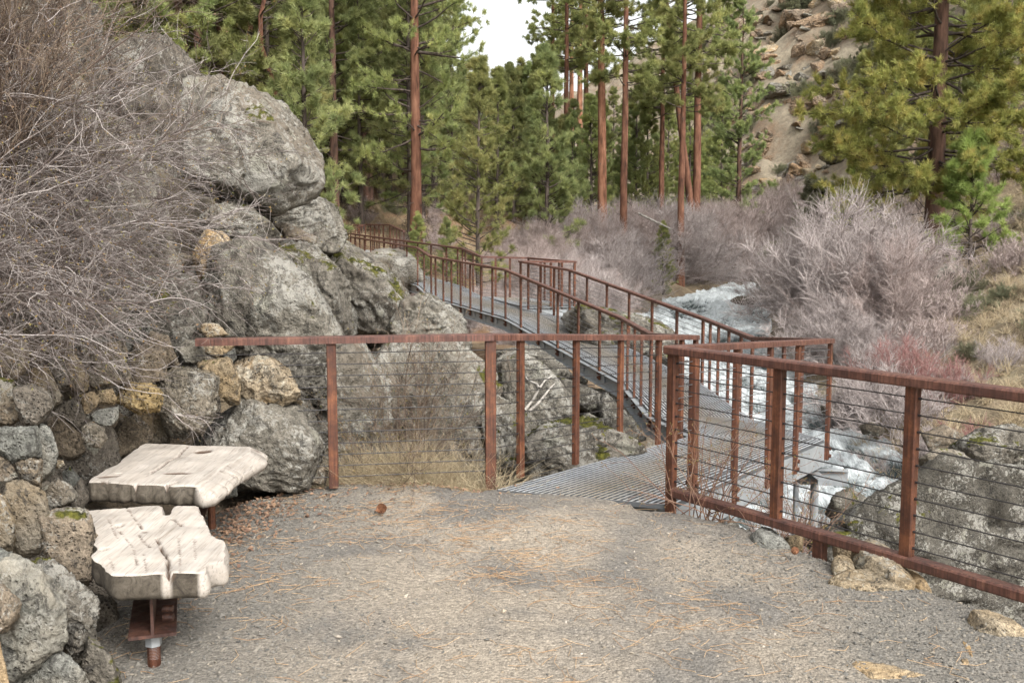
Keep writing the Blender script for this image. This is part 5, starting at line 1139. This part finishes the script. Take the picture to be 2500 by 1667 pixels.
for j in range(60):
    u = random.uniform(2180, 2600); Yd = random.uniform(24, 62)
    put_bush(random.choice(('sage', 'sage', 'dry')), u, Yd, random.uniform(.7, 1.5), 'low grey brush growing on the right hillside', 'brush', 'low brush on the right hillside')
for j in range(46):
    u = random.uniform(1690, 2100); put_bush(random.choice(('sage', 'sage')), u, random.uniform(92, 136), random.uniform(1.6, 3.4), 'grey green scrub dotted over the canyon cliff', 'brush', 'scrub on the canyon cliff')
for j in range(24):
    u = random.uniform(850, 1300); Yd = random.uniform(44, 60)
    put_bush(random.choice(('sage', 'dry', 'dry')), u, Yd, random.uniform(.7, 1.5), 'low brush on the forest floor behind the walkway', 'brush', 'low brush on the forest floor')
for j in range(8):
    u = 1040+30*j; put_bush(random.choice(('w3', 'w3r')), u, random.uniform(29, 36), random.uniform(.35, .5), 'small bare shrub below the far walkway', 'bare_shrub', 'small bare shrubs below the far walkway')
# grasses
def grass(cx_, cy_, cz_, n, L, wd, rg, lean=.5):
    k_ = len(cx_); i = rg.integers(0, k_, n); s = np.c_[cx_[i], cy_[i], cz_[i]]+rg.normal(0, .06, (n, 3))*[1, 1, .1]
    d = rg.normal(0, lean, (n, 3)); d[:, 2] = 1; Pt = grow(s, d, L*rg.uniform(.5, 1.3, n), 4, rg, .15, (0, 0, -1), .22); return tubes(Pt, lin(n, 4, wd, wd*.3), 3)
rg = np.random.default_rng(55)
n = 2600; yy = rg.uniform(20, 75, n); uu = rg.uniform(2050, 2800, n); xx = (uu-CX)/FPX*yy
V, F = grass(xx, yy, H(xx, yy), 60000, .42, .007, rg); tag(obj('dry_grass', V, F, M['grass']), 'dry straw coloured bunch grass on the right hillside', 'grass', kind='stuff')
n = 900; yy = rg.uniform(36, 62, n); uu = rg.uniform(780, 1350, n); xx = (uu-CX)/FPX*yy
V, F = grass(xx, yy, H(xx, yy), 16000, .40, .009, rg); tag(obj('dry_grass', V, F, M['grass']), 'dry grass on the forest floor behind the walkway', 'grass', kind='stuff')
# grass at foot of near railing
xx = np.r_[rg.normal(-.88, .20, 120), rg.uniform(-1.5, -.1, 45)]; yy = np.r_[rg.normal(7.42, .10, 120), rg.uniform(7.15, 7.35, 45)]; zz = np.maximum(H(xx, yy), -.15)
V, F = grass(xx, yy, zz, 5200, .42, .0018, rg, .7); tag(obj('dry_grass', V, F, M['grass']), 'pale dry grass tufts along the foot of the near railing', 'grass', kind='stuff')
xx = np.r_[rg.normal(.72, .3, 30), rg.uniform(.3, 1.6, 20)]; yy = np.r_[rg.normal(9.5, .12, 30), rg.uniform(9.2, 9.6, 20)]
V, F = grass(xx, yy, np.full(len(xx), -.62), 1300, .20, .002, rg, 1.2); tag(obj('dry_grass', V, F, M['grass']), 'flattened yellow grass on the flat topped mossy boulder', 'grass', kind='stuff')

# foreground big bare bush at the left
rg = np.random.default_rng(99)
def big_bush(seed, groups, n1, n2, n3):
    rg = np.random.default_rng(seed); P0s = []
    for (org, sp_, n, a0, a1, L, droop) in groups:
        s = np.array(org)+rg.normal(0, 1, (n, 3))*np.array(sp_); a = rg.uniform(rad(a0), rad(a1), n)
        d = np.c_[np.cos(a), rg.normal(0, .30, n), np.sin(a)]
        P0s.append(grow(s, d, L*rg.uniform(.45, 1.1, n), 14, rg, .11, (0, 0, -1), droop))
    P0 = np.concatenate(P0s); n0 = len(P0); parts = [tubes(P0, lin(n0, 14, .0062, .0012), 5)]
    s, d, t = children(P0, n1, rg, .12, 1, .5); P1 = grow(s, d, rg.uniform(.2, .62, n1)*(1.15-.5*t), 8, rg, .19, (.3, 0, -.3), .03); parts.append(tubes(P1, lin(n1, 8, .0026, .0010), 4))
    s, d, t = children(P1, n2, rg, .1, 1, .65); P2 = grow(s, d, rg.uniform(.07, .26, n2), 5, rg, .2); parts.append(tubes(P2, lin(n2, 5, .0014, .0007), 3))
    s, d, t = children(P2, n3, rg, .2, 1, .8); P3 = grow(s, d, rg.uniform(.02, .08, n3), 3, rg, .25); parts.append(tubes(P3, lin(n3, 3, .0010, .0006), 3))
    tips = np.concatenate([P2[:, -1], P3[:, -1]]); return join(parts), tips
groups = [((-3.3, 5.4, 1.55), (.25, .35, .18), 56, -4, 45, 1.55, .028), ((-3.35, 5.9, 2.0), (.25, .4, .28), 80, 5, 80, 1.5, .025), ((-3.3, 5.3, 1.7), (.2, .3, .12), 16, -10, 15, 1.15, .02), ((-3.3, 6.5, 1.7), (.3, .3, .15), 36, 10, 85, 1.35, .03)]
(Vb, Fb_), tips = big_bush(1, groups, 1800, 11500, 11000)
bb = empty('bare_bush', [-3.3, 5.4, 1.2], 'huge tangled bare grey bush hanging over the stone wall', 'bush')
obj('branches', Vb, Fb_, M['bushgrey'], bb)
k_ = rg.choice(len(tips), 5200, replace=False); V, F = tufts(tips[k_], rand_unit(rg, (len(k_),)), 2, .012, .006, rg, 1.0, .3); obj('leaf_buds', V, F, M['bud'], bb, smooth=False)['kind'] = 'stuff'
groups = [((-3.1, 5.9, 2.1), (.22, .35, .3), 60, 55, 115, 1.3, .01), ((-3.4, 6.2, 2.6), (.3, .35, .3), 40, 40, 105, 1.1, .01)]
(Vb, Fb_), tips = big_bush(2, groups, 1500, 6500, 4000)
bb = empty('bare_bush', [-3.1, 6.0, 1.8], 'upright brown twigged bush in the upper left corner', 'bush'); obj('branches', Vb, Fb_, M['bushtan'], bb)
k_ = rg.choice(len(tips), 2400, replace=False); V, F = tufts(tips[k_], rand_unit(rg, (len(k_),)), 2, .012, .006, rg, 1.0, .3); obj('leaf_buds', V, F, M['litter'], bb, smooth=False)['kind'] = 'stuff'
# shrub behind the near railing
def small_bush(org, seed, n0, n1, n2, h, fan, label, mat, w0=.005, name='bare_shrub', lean=(0, 0), group=None):
    rg = np.random.default_rng(seed); a = rg.uniform(0, 6.28, n0); f = np.abs(rg.normal(0, fan, n0)); s = np.array(org)+np.c_[rg.normal(0, .07, (n0, 2)), np.zeros(n0)]
    d = np.c_[np.cos(a)*np.sin(f)+lean[0], np.sin(a)*np.sin(f)+lean[1], np.cos(f)]
    P0 = grow(s, d, h*rg.uniform(.5, 1.1, n0), 9, rg, .10); parts = [tubes(P0, lin(n0, 9, w0, w0*.3), 4)]
    s, d, t = children(P0, n1, rg, .2, 1, .7); P1 = grow(s, d, h*.35*rg.uniform(.4, 1.1, n1), 6, rg, .16); parts.append(tubes(P1, lin(n1, 6, w0*.42, w0*.2), 3))
    s, d, t = children(P1, n2, rg, .2, 1, .8); P2 = grow(s, d, h*.10*rg.uniform(.4, 1.3, n2), 4, rg, .2); parts.append(tubes(P2, lin(n2, 4, w0*.25, w0*.15), 3))
    V, F = join(parts); o = empty(name, org, label, 'shrub', group); obj('twigs', V, F, M[mat], o); tips = np.r_[P1[:, -1], P2[:, -1]]
    k_ = rg.choice(len(tips), min(len(tips), 700), replace=False); V, F = tufts(tips[k_], rand_unit(rg, (len(k_),)), 2, .012, .005, rg); obj('leaf_buds', V, F, M['bud'], o, smooth=False)['kind'] = 'stuff'
small_bush([-.8, 7.7, -.2], 41, 34, 300, 1300, 1.3, .6, 'thin budding shrub tangled in the cables of the near railing', 'bushtan')
small_bush([-1.15, 7.5, -.1], 42, 10, 70, 240, .8, .7, 'low dry shrub at the foot of the first railing post', 'bushtan', .003)
small_bush([1.28, 6.42, -.05], 43, 26, 130, 420, .72, .75, 'reddish bare shrub growing round the corner post of the fence', 'redtwig', .0042, lean=(.1, -.1))
small_bush([1.75, 6.25, -.25], 44, 20, 110, 380, .62, .85, 'reddish bare shrub under the bottom rail of the fence', 'redtwig', .0036)
# pale dead branch on pyramid boulder
bp_ = [[reg('L', [(630,875)])[0], reg('L', [(700,790)])[0], reg('L', [(755,690)])[0], reg('L', [(800,625)])[0], reg('L', [(860,585)])[0]], [reg('L', [(668,885)])[0], reg('L', [(740,820)])[0], reg('L', [(800,750)])[0], reg('L', [(845,690)])[0], reg('L', [(890,645)])[0]], [reg('L', [(755,690)])[0], reg('L', [(735,655)])[0], reg('L', [(700,640)])[0], reg('L', [(660,620)])[0], reg('L', [(640,595)])[0]]]
Pt = np.array([[P(u, v, 10.7+i*.1+j*.06) for i, (u, v) in enumerate(l)] for j, l in enumerate(bp_)]); V, F = tubes(Pt, lin(3, 5, .018, .007), 6)
tag(obj('dead_branch', V, F, M['deadwood'], origin=Pt[0, 0]), 'pale forked dead branch leaning on the pyramid shaped boulder', 'branch')
# fallen log far
a = P(1560, 522, 50); b_ = P(1640, 560, 48); V, F = tubes(np.array([[a, (a+b_)/2, b_]]), np.array([[.06, .05, .03]]), 8)
tag(obj('fallen_log', V, F, M['deadwood'], origin=a), 'pale fallen log behind the willows near the bright pines', 'log')
# pine cones
def cone(u, v, s, label):
    q = G(u, v, .02); rg = np.random.default_rng(int(u)); n = 110; k_ = np.arange(n); t = (k_+.5)/n; ph = k_*2.39996; r = np.sin(t*np.pi)**.6
    an = rg.uniform(0, 3); ax = np.array([math.cos(an), math.sin(an), .15]); ax /= np.linalg.norm(ax); e1 = norm(np.cross(ax, [0, 0, 1])); e2 = np.cross(ax, e1)
    dr = e1*np.cos(ph)[:, None]+e2*np.sin(ph)[:, None]; c = ax*((t-.5)*2.2*s)[:, None]; tip = c+dr*(r*s)[:, None]+ax*(.25*s); b0 = c+dr*(r*s*.25)[:, None]; sdw = np.cross(dr, ax)*(.24*s)
    V = np.stack([b0-sdw*.4, b0+sdw*.4, tip+sdw, tip-sdw, (b0+tip)/2+ax*.12*s], 1)+q+[0, 0, s*.8]
    F = np.array([(0, 1, 4), (1, 2, 4), (2, 3, 4), (3, 0, 4)])[None]+(k_*5)[:, None, None]
    tag(obj('pine_cone', V.reshape(-1, 3), F.reshape(-1, 3), M['cone'], origin=q, smooth=False), label, 'pine cone', 'pine cones on the gravel')
cone(929, 1252, .034, 'brown pine cone lying alone on the gravel left of centre')
cone(1825, 1268, .030, 'open pine cone under the bottom fence rail')
cone(1941, 1352, .022, 'small orange pine cone near the fence stub')

# ------------------------------------------------------------------ light, sky, camera
w = bpy.data.worlds.new('World'); bpy.context.scene.world = w; w.use_nodes = True; nt = w.node_tree; nt.nodes.clear()
sky = nt.nodes.new('ShaderNodeTexSky'); sky.sky_type = 'NISHITA'; sky.sun_disc = False; sky.sun_elevation = rad(40); sky.sun_rotation = rad(150); sky.dust_density = 4; sky.air_density = 1.4; sky.ozone_density = 1
hs = nt.nodes.new('ShaderNodeHueSaturation'); hs.inputs['Saturation'].default_value = .12; hs.inputs['Value'].default_value = 1.5
bg = nt.nodes.new('ShaderNodeBackground'); bg.inputs['Strength'].default_value = .13; ow = nt.nodes.new('ShaderNodeOutputWorld')
nt.links.new(sky.outputs[0], hs.inputs['Color']); nt.links.new(hs.outputs[0], bg.inputs['Color']); nt.links.new(bg.outputs[0], ow.inputs[0])
L = bpy.data.lights.new('sun', 'SUN'); L.energy = 1.6; L.angle = rad(14); L.color = (1, .965, .92); lo = bpy.data.objects.new('sun', L); C.objects.link(lo)
az_, el_ = rad(150), rad(40)   # sun behind the viewer, to the right
sd_ = Vector((math.sin(az_)*math.cos(el_), math.cos(az_)*math.cos(el_), math.sin(el_))); lo.rotation_euler = sd_.to_track_quat('Z', 'Y').to_euler()
cam = bpy.data.cameras.new('camera'); co_ = bpy.data.objects.new('camera', cam); C.objects.link(co_); cam.lens = 36*FPX/2500; cam.sensor_width = 36; cam.clip_end = 1000; cam.clip_start = .05
co_.location = (0, 0, EYE); co_.rotation_euler = (math.pi/2-PITCH, 0, 0)
cam.dof.use_dof = True; cam.dof.focus_distance = 8.5; cam.dof.aperture_fstop = 9
sc = bpy.context.scene; sc.camera = co_
sc.view_settings.view_transform = 'Standard'; sc.view_settings.look = 'None'; sc.view_settings.exposure = 0.8; sc.view_settings.gamma = 1
sc.cycles.max_bounces = 4; sc.cycles.diffuse_bounces = 2; sc.cycles.transparent_max_bounces = 4; sc.cycles.use_denoising = True
for o in bpy.data.objects:
    if '_o' in o: del o['_o']
